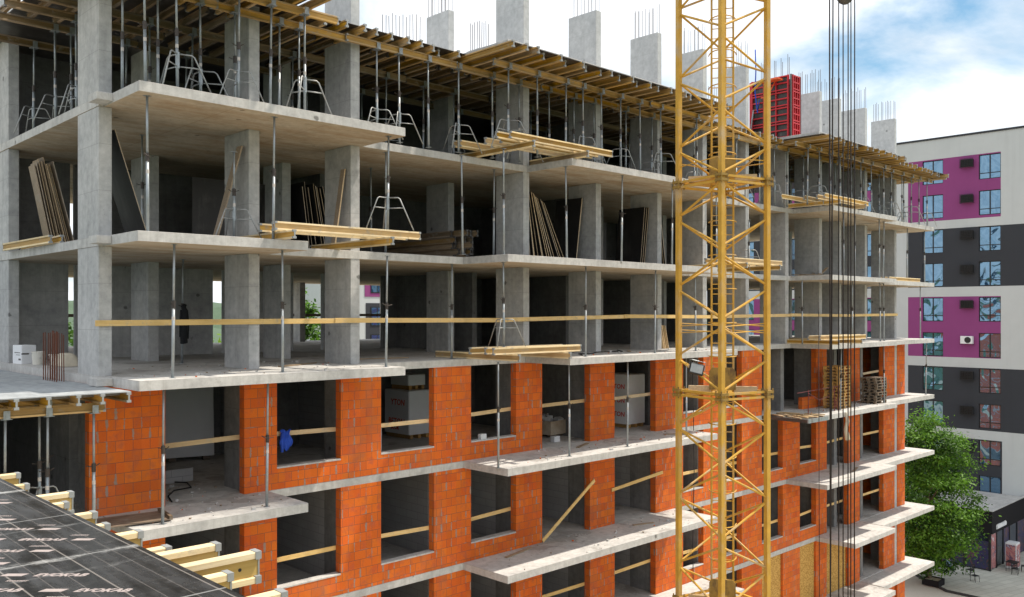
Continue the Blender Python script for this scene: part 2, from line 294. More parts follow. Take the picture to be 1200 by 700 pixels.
# ------------------------------------------------------------------ mesh helpers
class MB:
    def __init__(s): s.v = []; s.f = []; s.mi = []
    def add(s, vs, fs, mi=0):
        o = len(s.v); s.v += [tuple(x) for x in vs]; s.f += [tuple(o+i for i in f) for f in fs]; s.mi += [mi]*len(fs); return s
    def box(s, x0, x1, y0, y1, z0, z1, mi=0, bot=None):
        vs = [(x0, y0, z0), (x1, y0, z0), (x1, y1, z0), (x0, y1, z0), (x0, y0, z1), (x1, y0, z1), (x1, y1, z1), (x0, y1, z1)]
        s.add(vs, [(3, 2, 1, 0)], mi if bot is None else bot)
        return s.add(vs, [(4, 5, 6, 7), (0, 1, 5, 4), (1, 2, 6, 5), (2, 3, 7, 6), (3, 0, 4, 7)], mi)
    def obox(s, c, size, M=None, mi=0):
        M = M or Matrix(); x, y, z = size[0]/2, size[1]/2, size[2]/2
        vs = [Vector(c)+(M @ Vector(q)) for q in ((-x, -y, -z), (x, -y, -z), (x, y, -z), (-x, y, -z), (-x, -y, z), (x, -y, z), (x, y, z), (-x, y, z))]
        return s.add(vs, [(3, 2, 1, 0), (4, 5, 6, 7), (0, 1, 5, 4), (1, 2, 6, 5), (2, 3, 7, 6), (3, 0, 4, 7)], mi)
    def bar(s, a, b, w, h, mi=0):
        a, b = Vector(a), Vector(b); d = b-a; M = d.to_track_quat('X', 'Z').to_matrix()
        return s.obox((a+b)/2, (d.length, w, h), M, mi)
    def tube(s, pts, r, n=8, mi=0, r2=None):
        pts = [Vector(p) for p in pts]; k = len(pts); vs = []; fs = []
        up = Vector((0, 0, 1))
        for i, p in enumerate(pts):
            d = (pts[min(i+1, k-1)]-pts[max(i-1, 0)]).normalized()
            e = d.cross(up if abs(d.z) < .95 else Vector((1, 0, 0))).normalized(); f = d.cross(e)
            rr = r if r2 is None else r+(r2-r)*i/(k-1)
            vs += [p+(e*math.cos(2*math.pi*j/n)+f*math.sin(2*math.pi*j/n))*rr for j in range(n)]
        for i in range(k-1):
            for j in range(n): fs.append((i*n+j, i*n+(j+1) % n, (i+1)*n+(j+1) % n, (i+1)*n+j))
        fs += [tuple(range(n)), tuple((k-1)*n+j for j in reversed(range(n)))]
        return s.add(vs, fs, mi)
    def prism(s, poly, z0, z1, mi=0, bot=None):
        n = len(poly); vs = [(x, y, z0) for x, y in poly]+[(x, y, z1) for x, y in poly]
        s.add(vs, [tuple(reversed(range(n)))], mi if bot is None else bot)
        return s.add(vs, [tuple(range(n, 2*n))]+[(i, (i+1) % n, n+(i+1) % n, n+i) for i in range(n)], mi)
    def build(s, name, mats, parent=None, bevel=0):
        me = bpy.data.meshes.new(name); me.from_pydata(s.v, [], s.f)
        mats = mats if isinstance(mats, (list, tuple)) else [mats]
        for m in mats: me.materials.append(MATS[m])
        me.polygons.foreach_set('material_index', s.mi)
        bm = bmesh.new(); bm.from_mesh(me); bmesh.ops.recalc_face_normals(bm, faces=bm.faces)
        if bevel: bmesh.ops.bevel(bm, geom=bm.edges[:], offset=bevel, segments=1, affect='EDGES')
        bm.to_mesh(me); bm.free(); me.update()
        o = bpy.data.objects.new(name, me); COL.objects.link(o)
        if parent: o.parent = parent
        return o
def smooth(o):
    o.data.polygons.foreach_set('use_smooth', [True]*len(o.data.polygons)); return o
def tag(o, label=None, cat=None, group=None, kind=None):
    for k, v in (('label', label), ('category', cat), ('group', group), ('kind', kind)):
        if v: o[k] = v
    return o
def thing(name, label, cat, loc=(0, 0, 0), rz=0, group=None):
    o = bpy.data.objects.new(name, None); COL.objects.link(o); o.empty_display_size = .2
    o.location = loc; o.rotation_euler = (0, 0, rz); return tag(o, label, cat, group)
KIDS = {}
def kids(o):
    return [c for c in o.children]
def dup(root, loc, rot, label, group=None):
    r = root.copy(); COL.objects.link(r); r.location = loc; r.rotation_euler = rot
    tag(r, label, None, group)
    for ch in PROTO[root.name]:
        c = ch.copy(); COL.objects.link(c); c.parent = r
    return r
PROTO = {}
ORD = 'first second third fourth fifth sixth seventh eighth ninth tenth eleventh twelfth thirteenth fourteenth fifteenth sixteenth seventeenth eighteenth nineteenth twentieth'.split()
def nth(i):
    i += 1
    if i <= 20: return ORD[i-1]
    t = {2: 'twenty', 3: 'thirty', 4: 'forty', 5: 'fifty', 6: 'sixty', 7: 'seventy', 8: 'eighty', 9: 'ninety'}[i//10]
    return (t+'-'+ORD[i % 10-1]) if i % 10 else {20: 'twentieth'}.get(i, t[:-1]+'ieth')
H = 3.15; TH = .22; FV = .6; GZ = -18.9
def txt(body, size, depth=.002, shear=0, bold=0):
    cu = bpy.data.curves.new('lettering', 'FONT'); cu.body = body; cu.size = size; cu.extrude = depth/2; cu.shear = shear; cu.offset = bold; cu.resolution_u = 2
    o = bpy.data.objects.new('lettering', cu); me = bpy.data.meshes.new_from_object(o); bpy.data.objects.remove(o); bpy.data.curves.remove(cu)
    vs = [v.co.copy() for v in me.vertices]; fs = [tuple(p.vertices) for p in me.polygons]; bpy.data.meshes.remove(me); return vs, fs
def flat(name, poly, z, m, th=.3):
    o = MB().prism(poly, z-th, z).build(name, m); return tag(o, None, None, None, 'structure')

# ------------------------------------------------------------------ ground
flat('ground', [(-900, -900), (1400, -900), (1400, 1400), (-900, 1400)], GZ-.05, 'far_green', 1)
flat('site_ground', [(-60, -50), (57, -50), (57, 60), (-60, 60)], GZ-.02, 'dirt', .02)
flat('pavement', [(57.004, -30), (78, -30), (78, 45), (57.004, 45)], GZ, 'pale_concrete', .06)
flat('plaza', [(60.6, -12), (77, -12), (77, 9.5), (65, 9.5), (62.6, 6.9), (60.6, 4.3)], GZ+.06, 'paving', .06)
kb = MB()
for a, b in (((60.6, -12), (60.6, 4.3)), ((60.6, 4.3), (62.6, 6.9)), ((62.6, 6.9), (65, 9.5))): kb.bar((a[0], a[1], GZ+.05), (b[0], b[1], GZ+.05), .16, .22)
tag(kb.build('kerb', 'asphalt'), None, None, None, 'structure')
hm = MB(); pr = random.Random(3)
for (bx, by, L, hh) in ((250, 620, 420, 31), (520, 620, 400, 34), (60, 580, 300, 29), (820, 400, 500, 30)):
    n = 28; vs = []; fs = []
    for i in range(n+1):
        for j in range(9):
            s_ = i/n*2-1; t_ = j/8*2-1
            z = hh*max(0, 1-s_*s_)*max(0, 1-t_*t_)*(.8+.3*pr.random())
            vs.append((bx+s_*L*.72+t_*60, by-s_*L*.5+t_*80, GZ+z))
    for i in range(n):
        for j in range(8): fs.append((i*9+j, (i+1)*9+j, (i+1)*9+j+1, i*9+j+1))
    hm.add(vs, fs)
tag(smooth(hm.build('hills', 'hill_green')), None, None, None, 'structure')

# ------------------------------------------------------------------ unfinished building
BLD = thing('apartment_building_shell', 'unfinished concrete frame apartment block with orange block walls on its lower storeys', 'building', (0, 0, GZ))
def bp(mb, name, m, bevel=0):
    o = mb.build(name, m, BLD, bevel); o.matrix_parent_inverse = Matrix.Translation((0, 0, -GZ)); return o
ODD = dict(A=(.3, 4.36), B=(11., 22.0)); EVEN = dict(A=(.33, 7.27), B=(13.8, 23.9))
BAL = {}
for k in (3, 2, 1, 0, -1, -2, -3, -4): BAL[k] = dict(ODD if k in (3, 1, -1, -2) else EVEN)
BAL[0]['B'] = (13.7, 23.4)
for k, c in ((3, (30., 38.3)), (2, (31.4, 38.3)), (1, (31.2, 38.2)), (0, (31.2, 38.3)), (-1, (30.4, 38.3)), (-2, (30.8, 38.25)), (-3, (33.6, 38.1)), (-4, (32.6, 38.1))): BAL[k]['C'] = c
BF = -1.4
for k in range(-5, 4):
    z1 = k*H; th = .2 if k == 3 else TH; z0 = z1-th
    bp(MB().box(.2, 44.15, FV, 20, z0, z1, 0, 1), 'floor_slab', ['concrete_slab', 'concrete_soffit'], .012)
    if k == -5: continue
    for q in 'ABC':
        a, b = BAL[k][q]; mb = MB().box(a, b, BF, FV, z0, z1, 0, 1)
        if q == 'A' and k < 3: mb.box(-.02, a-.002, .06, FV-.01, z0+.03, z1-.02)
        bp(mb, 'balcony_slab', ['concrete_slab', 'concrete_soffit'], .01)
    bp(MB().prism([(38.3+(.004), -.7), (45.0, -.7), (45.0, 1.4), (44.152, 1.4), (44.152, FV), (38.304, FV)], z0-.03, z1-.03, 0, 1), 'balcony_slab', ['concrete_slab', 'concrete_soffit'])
FC = [(.21, .50), (3.85, 4.15), (6.90, 7.20), (13.63, 13.91), (17.29, 17.58), (20.93, 21.2), (24.0, 24.3), (27.3, 27.56), (30.73, 31.03), (34.02, 34.30), (36.05, 36.35), (39.05, 39.33), (42.78, 43.05)]
TOPZ = 12.3
def column(x0, x1, y0, y1, z0, z1, bars=False, m='concrete'):
    c = bp(MB().box(x0, x1, y0, y1, z0, z1), 'column', m, .012)
    if bars:
        n = max(3, int((y1-y0)/.16))
        for j in range(n):
            for xx in ((x0+.05, x1-.05) if j % 2 == 0 else ((x0+.05 if j % 4 == 1 else x1-.05),)):
                y = y0+.06+(y1-y0-.12)*j/(n-1); h = random.uniform(.95, 1.15); t = random.uniform(-.03, .03)
                o = MB().tube([(xx, y, z1-.02), (xx+t, y+t*.7, z1+h)], .011, 5).build('rebar', 'rebar', c); o.matrix_parent_inverse = Matrix()
for k in (2, 1, 0):
    for i, (a, b) in enumerate(FC):
        d = 1.95 if i else 2.0
        column(a, b, FV+.012, d, k*H, (k+1)*H-(.2 if k == 2 else TH))
    for (a, b, y0, y1) in ((3.44, 3.77, 6., 7.3), (6.98, 7.28, 4.5, 5.7), (13.36, 13.64, 4.15, 5.4), (18.0, 18.3, 5.2, 6.4), (22.6, 22.9, 5., 6.2), (27.5, 27.8, 5.2, 6.4), (33, 33.3, 5.2, 6.4), (39.5, 39.8, 5.2, 6.4),
                           (.22, .50, 7.8, 9.1), (.22, .5, 14.5, 15.8), (10.2, 10.5, 18.6, 19.9), (15.9, 16.2, 18.6, 19.9), (21.6, 21.9, 18.6, 19.9)):
        column(a, b, y0, y1, k*H, (k+1)*H-(.2 if k == 2 else TH))
for i, (a, b) in enumerate(FC):
    if i == 8: continue
    column(a, b, FV+.012, 1.95 if i else 2.0, 3*H, TOPZ, i not in (0,), 'concrete_new')
column(13.36, 13.64, 4.15, 5.4, 3*H, TOPZ-.05, True, 'concrete_new'); column(.22, .5, 7.8, 9.1, 3*H, TOPZ, False, 'concrete_new')
column(33.0, 33.3, 5.2, 6.4, 3*H, TOPZ, True, 'concrete_new'); column(39.5, 39.8, 5.2, 6.4, 3*H, TOPZ, True, 'concrete_new')
def wallp(x0, x1, y0, y1, k, m='interior_shaded', name='interior_wall', z0=0, z1=None):
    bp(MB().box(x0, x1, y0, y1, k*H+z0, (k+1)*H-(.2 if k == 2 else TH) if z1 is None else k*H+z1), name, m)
# cross walls of the open storeys, with the openings one sees daylight through
for a, b in ((.55, 2.28), (2.5, 7.0), (7.42, 10.15), (11.45, 12.95)): wallp(a, b, 9.3, 9.52, 0, 'concrete')
wallp(14.25, 21.0, 9.3, 9.52, 0); wallp(22.1, 34.5, 9.3, 9.52, 0)
for a, b in ((.55, 2.33), (2.48, 12.9), (13.15, 34.5)): wallp(a, b, 9.3, 9.52, 1)
wallp(.55, 36, 9.3, 9.52, 2)
for k in (1, 2): wallp(9.0, 9.22, 5.6, 9.296, k); wallp(19.6, 19.82, 4.2, 9.296, k); wallp(29, 29.22, 5, 9.296, k)
wallp(14.9, 15.12, 4.6, 9.296, 0); wallp(19.6, 19.82, 4.2, 9.296, 0); wallp(25.2, 25.42, 3.6, 9.296, 0); wallp(29.6, 29.82, 5, 9.296, 0)
# brick storeys
PIERS = [(.0, 1.71), (3.72, 4.63), (6.57, 7.91), (9.85, 11.32), (13.28, 14.5), (16.94, 18.32), (20.79, 22.6), (24.03, 25.68), (26.95, 28.62), (30.46, 32.05), (33.65, 34.75), (37.01, 38.4), (41.3, 42.75), (43.1, 44.13)]
BT = .25
for k in (-2, -3, -4, -5, -1):
    # storey k stands on slab k... floor z = k*H
    zf = k*H; zt = (k+1)*H-TH
    sills = {1: 1, 2: 1, 3: 1, 6: 1, 7: 1}
    if k in (-2, -3): sills.update({8: 1, 9: 1})
    for i, (a, b) in enumerate(PIERS):
        if k == -1 and i == 9: continue
        bp(MB().box(a, b, FV-.004, FV+BT, zf, zt), 'brick_wall', 'brick')
        if i in sills and k > -4:
            c = PIERS[i+1][0]
            bp(MB().box(b+.001, c-.001, FV-.002, FV+BT-.002, zf, zf+.53), 'brick_parapet', 'brick')
            bp(MB().box(b+.003, c-.003, FV-.012, FV+BT+.01, zf+.533, zf+.575), 'sill', 'concrete_slab', .006)
    for a, b in FC:
        if k == -1 and a == 20.93: continue
        column(a, b, FV+BT+.004, 1.97, zf, zt, False, 'concrete_shaded')
    if k == -1:
        wallp(.6, 9.2, 7.3, 7.5, k, 'interior_shaded'); wallp(9.4, 44, 7.3, 7.5, k, 'interior_shaded')
        wallp(6.3, 6.5, 4.6, 7.29, k, 'blockwork', 'interior_wall'); wallp(9.2, 9.4, 3, 7.5, k, 'blockwork')
        wallp(2.4, 3.6, 3.3, 3.45, k, 'blockwork', 'interior_wall', 0, .35)
        for u in (17.4, 22.15, 24.1, 27.4, 31, 36.2, 39.2): wallp(u, u+.2, 1.975, 7.29, k, 'interior_shaded')
    else:
        wallp(.6, 44, 6.2, 6.4, k, 'blockwork')
        for u in (3.9, 6.95, 10.7, 13.68, 17.33, 20.95, 24.05, 27.35, 30.8, 34.05, 36.1, 39.1): wallp(u, u+.2, 1.975, 6.19, k, 'blockwork')
    bp(MB().box(.205, .44, 2.6, 19.6, zf, zt), 'side_wall', 'concrete_shaded'); bp(MB().box(.45, 43.8, 19.62, 19.9, zf, zt), 'rear_wall', 'interior_shaded'); bp(MB().box(.205, .44, FV+BT+.002, 1.25, zf, zt), 'brick_wall', 'brick')
    bp(MB().box(43.9, 44.14, FV+BT+.002, 19.9, zf, zt), 'side_wall', 'brick')
bp(MB().box(32.1, 33.62, .5, .7, -H, -H+.55), 'brick_parapet', 'brick')
for a, b in ((28.64, 30.44), (32.07, 33.63), (34.77, 36.99)):
    bp(MB().box(a, b, FV+.10, FV+.12, -4*H+.0, -3*H-TH-.0), 'boarding', 'osb')
for k in (-1, -2, -3, -4):
    bp(MB().box(42.752, 43.098, FV+.02, FV+BT, k*H, (k+1)*H-TH), 'corner_post', 'concrete_slab')

# ------------------------------------------------------------------ low wing on the left
WING = thing('low_wing', 'low wing with a pale flat deck slab left of the corner column', 'building', (-4, 2, GZ))
def wp(mb, name, m):
    o = mb.build(name, m, WING); o.matrix_parent_inverse = Matrix.Translation((4, -2, -GZ)); return o
wp(MB().box(-9, .16, -1.42, 14, -.225, -.205, 0), 'deck_slab', 'deck_concrete')
wp(MB().box(-9, .15, -1.0, 14, -.31, -.227), 'deck_underside', 'concrete_shaded')
wp(MB().box(-9, .15, .2, 14, -H-.22, -H), 'floor_slab', 'concrete_slab')
wp(MB().box(-9, .1, 9, 9.2, -H, -.4), 'rear_wall', 'interior_shaded'); wp(MB().box(-9, -8.8, .2, 9, GZ, -.4), 'side_wall', 'interior_shaded')
for x in (-8, -5, -2.2): wp(MB().box(x, x+.3, 3, 4.2, GZ, -.42), 'column', 'concrete')
wp(MB().box(.166, .196, 1.0, 7.5, -.50, -.23), 'edge_strip', 'brick')

# ------------------------------------------------------------------ neighbouring building
NB = thing('apartment_building', 'finished apartment block with white, purple and charcoal bands at the right edge', 'building', (84, 3, GZ))
def npart(mb, name, m, label=None, par=None):
    o = mb.build(name, m, par or NB)
    o.matrix_parent_inverse = Matrix() if par else Matrix.Translation((-84, -3, -GZ))
    if label: o['label'] = label
    return o
NU = 77.
wins = [15.36, 12.21, 9.03, 5.97, 2.82, -.35, -3.48, -6.58, -9.78, -12.88]
wv = [(10.53, 12.35), (5.73, 7.52), (.8, 2.6), (-4.2, -2.4)]; WH = 2.16
def mof(y, z):
    if y > 13.66: return 'white_render'
    if (9.82 < z < 15.45 or -2.56 < z < 2.9): return 'purple_render' if y > 5.73 else 'white_render'
    if 3.77 < z < 9.06 or -8.91 < z < -3.43: return 'dark_render'
    if z < -9.73 and y > 5.63: return 'dark_render'
    return 'white_render'
# facade as wall strips round real window openings
BANDS = (15.45, 9.82, 9.06, 3.77, 2.9, -2.56, -3.43, -8.91, -9.73)
def facade2():
    ys = sorted({-9., 14.97, 13.66, 5.63}|{y for p in wv for y in p}); zs = sorted({GZ, 17.25, 15.45, 9.82, 9.06, 3.77, 2.9, -2.56, -3.43, -8.91, -9.73}|{z for t in wins for z in (t, t-WH)})
    grp = {}
    for i in range(len(ys)-1):
        for j in range(len(zs)-1):
            yc = (ys[i]+ys[i+1])/2; zc = (zs[j]+zs[j+1])/2
            if any(a < yc < b for a, b in wv) and any(t-WH < zc < t for t in wins): continue
            grp.setdefault((mof(yc, zc), sum(zc > q for q in BANDS), yc > 13.66, yc < 5.63), []).append((ys[i], ys[i+1], zs[j], zs[j+1]))
    for (m, *_), L in grp.items():
        mb = MB()
        for a, b, c, d in L: mb.box(NU, NU+.35, a, b, c, d)
        npart(mb, 'wall', m)
facade2()
npart(MB().box(NU+.36, NU+14, -9, 14.96, GZ, 17.04), 'core', 'black')
npart(MB().box(NU-.08, NU+14, -9.05, 15.03, 17.25, 17.42), 'roof_edge', 'dark_render')
WV2 = [(16.76, 18.54), (21.59, 23.37), (24.53, 26.31), (29.88, 31.67)]
ys = sorted({14.97, 35.66}|{y for p in WV2 for y in p}); zs = sorted({GZ, 16.73, 15.45, 9.82, 9.06, 3.77, 2.9, -2.56, -3.43, -8.91, -9.73}|{z for t in wins for z in (t, t-WH)})
grp = {}
for i in range(len(ys)-1):
    for j in range(len(zs)-1):
        yc = (ys[i]+ys[i+1])/2; zc = (zs[j]+zs[j+1])/2
        if any(a < yc < b for a, b in WV2) and any(t-WH < zc < t for t in wins): continue
        grp.setdefault(('white_render' if i == 0 else mof(10, zc), sum(zc > q for q in BANDS), i == 0), []).append((ys[i], ys[i+1], zs[j], zs[j+1]))
for (m, *_), L in grp.items():
    mb = MB()
    for a, b, c, d in L: mb.box(NU+.1, NU+.45, a, b, c, d)
    npart(mb, 'wall', m)
npart(MB().box(NU+.46, NU+14, 14.98, 35.66, GZ, 16.62), 'core', 'black'); npart(MB().box(NU+.05, NU+14, 15.04, 35.71, 16.73, 16.94), 'roof_edge', 'dark_render')
for t in wins:
    for a, b in wv+(WV2 if t > -4 else []):
        fr = MB(); zb = t-WH; x = NU+.10+(.1 if a > 14 else 0); w = .07
        fr.box(x, x+.08, a, b, t-w, t).box(x, x+.08, a, b, zb, zb+w).box(x, x+.08, a, a+w, zb+w, t-w).box(x, x+.08, b-w, b, zb+w, t-w)
        m = (a+b)/2; fr.box(x+.004, x+.076, m-.05, m+.05, zb+w, t-w).box(x+.002, x+.078, a+w, m-.05, zb+.5, zb+.57).box(x+.002, x+.078, m+.05, b-w, zb+.5, zb+.57)
        f = npart(fr, 'window', 'black')
        npart(MB().box(x+.03, x+.05, a+w, b-w, zb+w, t-w), 'pane', 'window_glass', None, f).matrix_parent_inverse = Matrix()
AC0 = None
fl = 'top sixth fifth fourth'.split()
acl = [('top row of windows', 0), ('second row of windows from the top', 1), ('third row of windows from the top', 2), ('fourth row of windows from the top', 3), ('fifth row of windows from the top', 4), ('sixth row of windows from the top', 5), ('seventh row of windows from the top', 6), ('eighth row of windows from the top', 7), ('ninth row of windows from the top', 8)]
for s_, i in acl:
    z = wins[i]-1.0; light = i == 5
    t = thing('air_conditioner', ('pale grey uncaged air conditioner with round fan, ' if light else 'dark caged air conditioner on the wall, ')+s_.replace('from the top', 'down'), 'air conditioner', (NU, 8.42, z), 0, 'air conditioners on the finished block')
    MB().box(-.42, -.04, -.5, .5, .05, .72).build('casing', 'white_plastic' if light else 'film_grey', t, .02)
    if light:
        MB().tube([(-.425, -.12, .38), (-.44, -.12, .38)], .27, 20).build('fan_grille', 'black', t)
    else:
        c = MB()
        for q in range(9): c.box(-.50, -.48, -.56+q*.135, -.54+q*.135, 0, .78)
        for q in range(6): c.box(-.505, -.475, -.56, .54, q*.15, q*.15+.02)
        c.build('cage', 'black', t)
    MB().box(-.5, -.02, -.56, -.52, -.03, .0).box(-.5, -.02, .5, .54, -.03, 0).build('bracket', 'black', t)
# shop on its ground floor
SH = thing('shop_pavilion', 'single storey black shop front projecting from the striped block onto the plaza', 'shop', (70.5, 7, GZ))
def sp_(mb, name, m, label=None):
    o = mb.build(name, m, SH); o.matrix_parent_inverse = Matrix.Translation((-70.5, -7, -GZ))
    if label: o['label'] = label
    return o
S0 = GZ+.06
sp_(MB().box(68.1, 76.98, 3.6, 13, S0+2.95, S0+4.5).box(68.1, 76.98, 3.6, 3.75, S0+4.5, S0+4.72).box(68.1, 68.25, 3.75, 13, S0+4.5, S0+4.72), 'fascia', 'black_render')
sp_(MB().box(68.25, 76.97, 3.75, 13, S0+4.505, S0+4.56), 'roof', 'concrete_slab'); sp_(MB().box(68.05, 76.98, 3.55, 3.78, S0+4.722, S0+4.77).box(68.05, 68.28, 3.78, 13, S0+4.722, S0+4.77), 'coping', 'concrete_slab')
for y in (3.75, 5.6, 7.5, 9.5): sp_(MB().box(68.2, 68.38, y, y+.16, S0, S0+2.95), 'post', 'black')
for x in (69.6, 71.2, 72.7, 74.6, 76.7): sp_(MB().box(x, x+.16, 3.75, 3.9, S0, S0+2.95), 'post', 'black')
for y0, y1 in ((3.92, 5.59), (5.77, 7.49), (7.67, 9.49)):
    sp_(MB().box(68.26, 68.30, y0, y1, S0+.1, S0+2.3), 'window_poster', 'poster_purple'); sp_(MB().box(68.26, 68.3, y0, y1, S0+2.3, S0+2.95), 'window', 'shop_glass')
for x0, x1, m in ((68.4, 69.58, 'poster_pink'), (69.78, 71.18, 'shop_glass'), (71.38, 72.68, 'poster_purple'), (72.88, 74.58, 'shop_glass'), (74.78, 76.68, 'poster_purple')): sp_(MB().box(x0, x1, 3.80, 3.84, S0+.1, S0+2.9), 'window', m)
sp_(MB().box(68.4, 76.9, 9.6, 9.7, S0, S0+2.95).box(76.8, 76.95, 3.9, 9.5, S0, S0+2.9), 'back_wall', 'black_render')
sg = MB(); pr = random.Random(5); x = 69.0
while x < 71.1:
    w = pr.uniform(.10, .2); hh = pr.choice((.26, .28, .36)); sg.tube([(x+w/2, 3.52, S0+3.25), (x+w/2, 3.52, S0+3.25+hh)], .045, 6); sg.tube([(x, 3.52, S0+3.36), (x+w, 3.52, S0+3.40)], .045, 6); x += w+.03
sg.box(69.0, 71.1, 3.56, 3.598, S0+3.2, S0+3.55)
sp_(sg, 'sign_lettering', 'white_plastic')
fr = thing('drinks_fridge', 'tall white and pink display fridge on the plaza outside the shop', 'fridge', (70.6, 2.9, S0))
MB().box(-.45, .45, -.4, .4, .02, 2.05).build('cabinet', 'white_plastic', fr, .02); MB().box(-.42, .42, -.425, -.402, .15, 1.9).build('door', 'poster_pink', fr); MB().box(-.46, -.452, -.35, .35, .2, 1.9).build('side_panel', 'poster_pink', fr)
def cafe_chair(x, y, rz, label):
    t = thing('cafe_chair', label, 'chair', (x, y, S0), rz, 'black chairs on the plaza')
    MB().box(-.22, .22, -.22, .22, .44, .47).build('seat', 'black', t)
    b = MB().tube([(-.21, .21, .45), (-.21, .27, .92), (.21, .27, .92), (.21, .21, .45)], .018, 6)
    for q in (.6, .72, .84): b.box(-.2, .2, .225, .25, q, q+.05)
    b.build('backrest', 'black', t)
    for a in (-.2, .2):
        for c in (-.2, .2): MB().tube([(a, c, .45), (a*1.1, c*1.1, 0)], .016, 6).build('leg', 'black', t)
    return t
cafe_chair(66.0, 4.5, R(150), 'black metal chair nearest the shop corner, free of anyone'); cafe_chair(64.6, 3.7, R(-20), 'black metal chair at the kerb side, its back to the tree')
cafe_chair(65.4, 5.9, R(75), 'black metal chair under the tree with the seated person')
tb = thing('cafe_table', 'small black table frame standing before the shop posters', 'table', (69.6, 2.6, S0)); MB().box(-.4, .4, -.4, .4, .72, .75).build('tabletop', 'black', tb)
for a in (-.36, .36):
    for c in (-.36, .36): MB().tube([(a, c, .72), (a, c, 0)], .018, 6).build('leg', 'black', tb)
cafe_chair(68.8, 2.2, R(100), 'black metal chair left of the small table by the posters'); cafe_chair(70.1, 1.9, R(-160), 'black metal chair in front of the white fridge')
def person():
    t = thing('person', 'seated person in a pale blue shirt and a red cap beneath the green tree', 'person', (65.4, 5.9, S0), R(75))
    J = [((0, .02, .52), .15), ((0, .05, .78), .15), ((0, .03, 1.0), .15), ((0, .0, 1.12), .07), ((0, -.02, 1.2), .09), ((0, -.02, 1.31), .10)]
    E_ = [(0, 1), (1, 2), (2, 3), (3, 4), (4, 5)]
    def ch(root, pts):
        p = root
        for co, r in pts: J.append((co, r)); E_.append((p, len(J)-1)); p = len(J)-1
    for s in (-1, 1):
        ch(0, [((.1*s, -.05, .52), .1), ((.13*s, -.42, .5), .075), ((.13*s, -.44, .12), .05), ((.13*s, -.56, .05), .045)])
        ch(2, [((.19*s, .02, 1.0), .06), ((.24*s, -.02, .74), .045), ((.16*s, -.25, .64), .035), ((.12*s, -.33, .62), .03)])
    me = bpy.data.meshes.new('body'); me.from_pydata([c for c, r in J], E_, []); o = bpy.data.objects.new('body', me); COL.objects.link(o); o.parent = t
    sk = o.modifiers.new('skin', 'SKIN'); o.modifiers.new('sub', 'SUBSURF').levels = 1
    for v, (c, r) in zip(me.skin_vertices[0].data, J): v.radius = (r, r)
    me.skin_vertices[0].data[0].use_root = True
    dg = bpy.context.evaluated_depsgraph_get(); m2 = bpy.data.meshes.new_from_object(o.evaluated_get(dg)); o.modifiers.clear(); o.data = m2
    simple('blue_shirt', (.35, .5, .7), .8); simple('trousers', (.05, .06, .1), .8)
    m2.materials.clear()
    for m in ('blue_shirt', 'trousers', 'skin'): m2.materials.append(MATS[m])
    for p in m2.polygons:
        z = p.center.z; p.material_index = 2 if z > 1.08 or (p.center.y < -.2 and .58 < z < .72) else (1 if z < .6 else 0); p.use_smooth = True
    c = MB().tube([(0, -.02, 1.31), (0, -.02, 1.39), (0, -.02, 1.42)], .125, 14, 0, .05); c.box(-.09, .09, -.22, -.06, 1.325, 1.345); c.build('cap', 'red_paint', t)
person()

# ------------------------------------------------------------------ trees
def leaf_mesh(name, seed, cr, mats, clumps=110, per=85, size=.30, base=3.0):
    r = random.Random(seed); mb = MB()
    for c in range(clumps):
        while True:
            p = Vector((r.uniform(-1, 1), r.uniform(-1, 1), r.uniform(-1, 1)))
            if .25 < p.length < 1: break
        p = Vector((p.x*cr[0]*(1-.25*max(0, p.z)), p.y*cr[1]*(1-.25*max(0, p.z)), base+cr[2]+p.z*cr[2]))
        cs = r.uniform(.5, 1.15); mi = 1 if r.random() < .35 else 0
        for _ in range(per):
            q = Vector((r.gauss(0, 1), r.gauss(0, 1), r.gauss(0, .62)))*cs*.52+p
            d = Vector((r.uniform(-1, 1), r.uniform(-1, 1), r.uniform(-.9, .2))).normalized(); e = d.cross(Vector((r.uniform(-1, 1), r.uniform(-1, 1), 1))).normalized(); s = size*r.uniform(.6, 1.25)
            mb.add([q, q+d*s*.5+e*s*.26, q+d*s, q+d*s*.5-e*s*.26], [(0, 1, 2, 3)], mi)
    return mb
def tree(name, label, loc, seed, cr, base, mats=('leaf', 'leaf_dark'), **kw):
    t = thing(name, label, 'tree', loc)
    o = leaf_mesh('crown', seed, cr, mats, base=base, **kw).build('crown', list(mats), t)
    r = random.Random(seed); tr = MB().tube([(0, 0, 0), (.05, .03, base*.6), (-.03, .06, base+cr[2]), (.05, .1, base+cr[2]*1.5)], .2, 9, 0, .05)
    for i in range(9):
        z = base*.8+i*cr[2]*.13; a = r.uniform(0, 6.28); L = r.uniform(.55, .9)
        tr.tube([(0, 0, z), (math.cos(a)*cr[0]*L*.5, math.sin(a)*cr[1]*L*.5, z+cr[2]*.25), (math.cos(a)*cr[0]*L, math.sin(a)*cr[1]*L, z+cr[2]*.42)], .075, 6, 0, .02)
    tr.build('trunk', 'old_timber', t); return t
tree('broadleaf_tree', 'tall bright green tree on the plaza, half behind the end balconies', (61.7, 5.9, GZ), 11, (3.7, 3.5, 6.1), .7, clumps=230, per=165, size=.25)
pl = thing('planter', 'low dark planter box at the foot of the plaza tree', 'planter', (61.6, 5.6, GZ+.06)); pb = MB()
pb.box(-.6, .6, -.6, -.52, 0, .45).box(-.6, .6, .52, .6, 0, .45).box(-.6, -.52, -.52, .52, 0, .45).box(.52, .6, -.52, .52, 0, .45); pb.build('box', 'black_render', pl); MB().box(-.52, .52, -.52, .52, .02, .38).build('soil', 'dirt', pl)
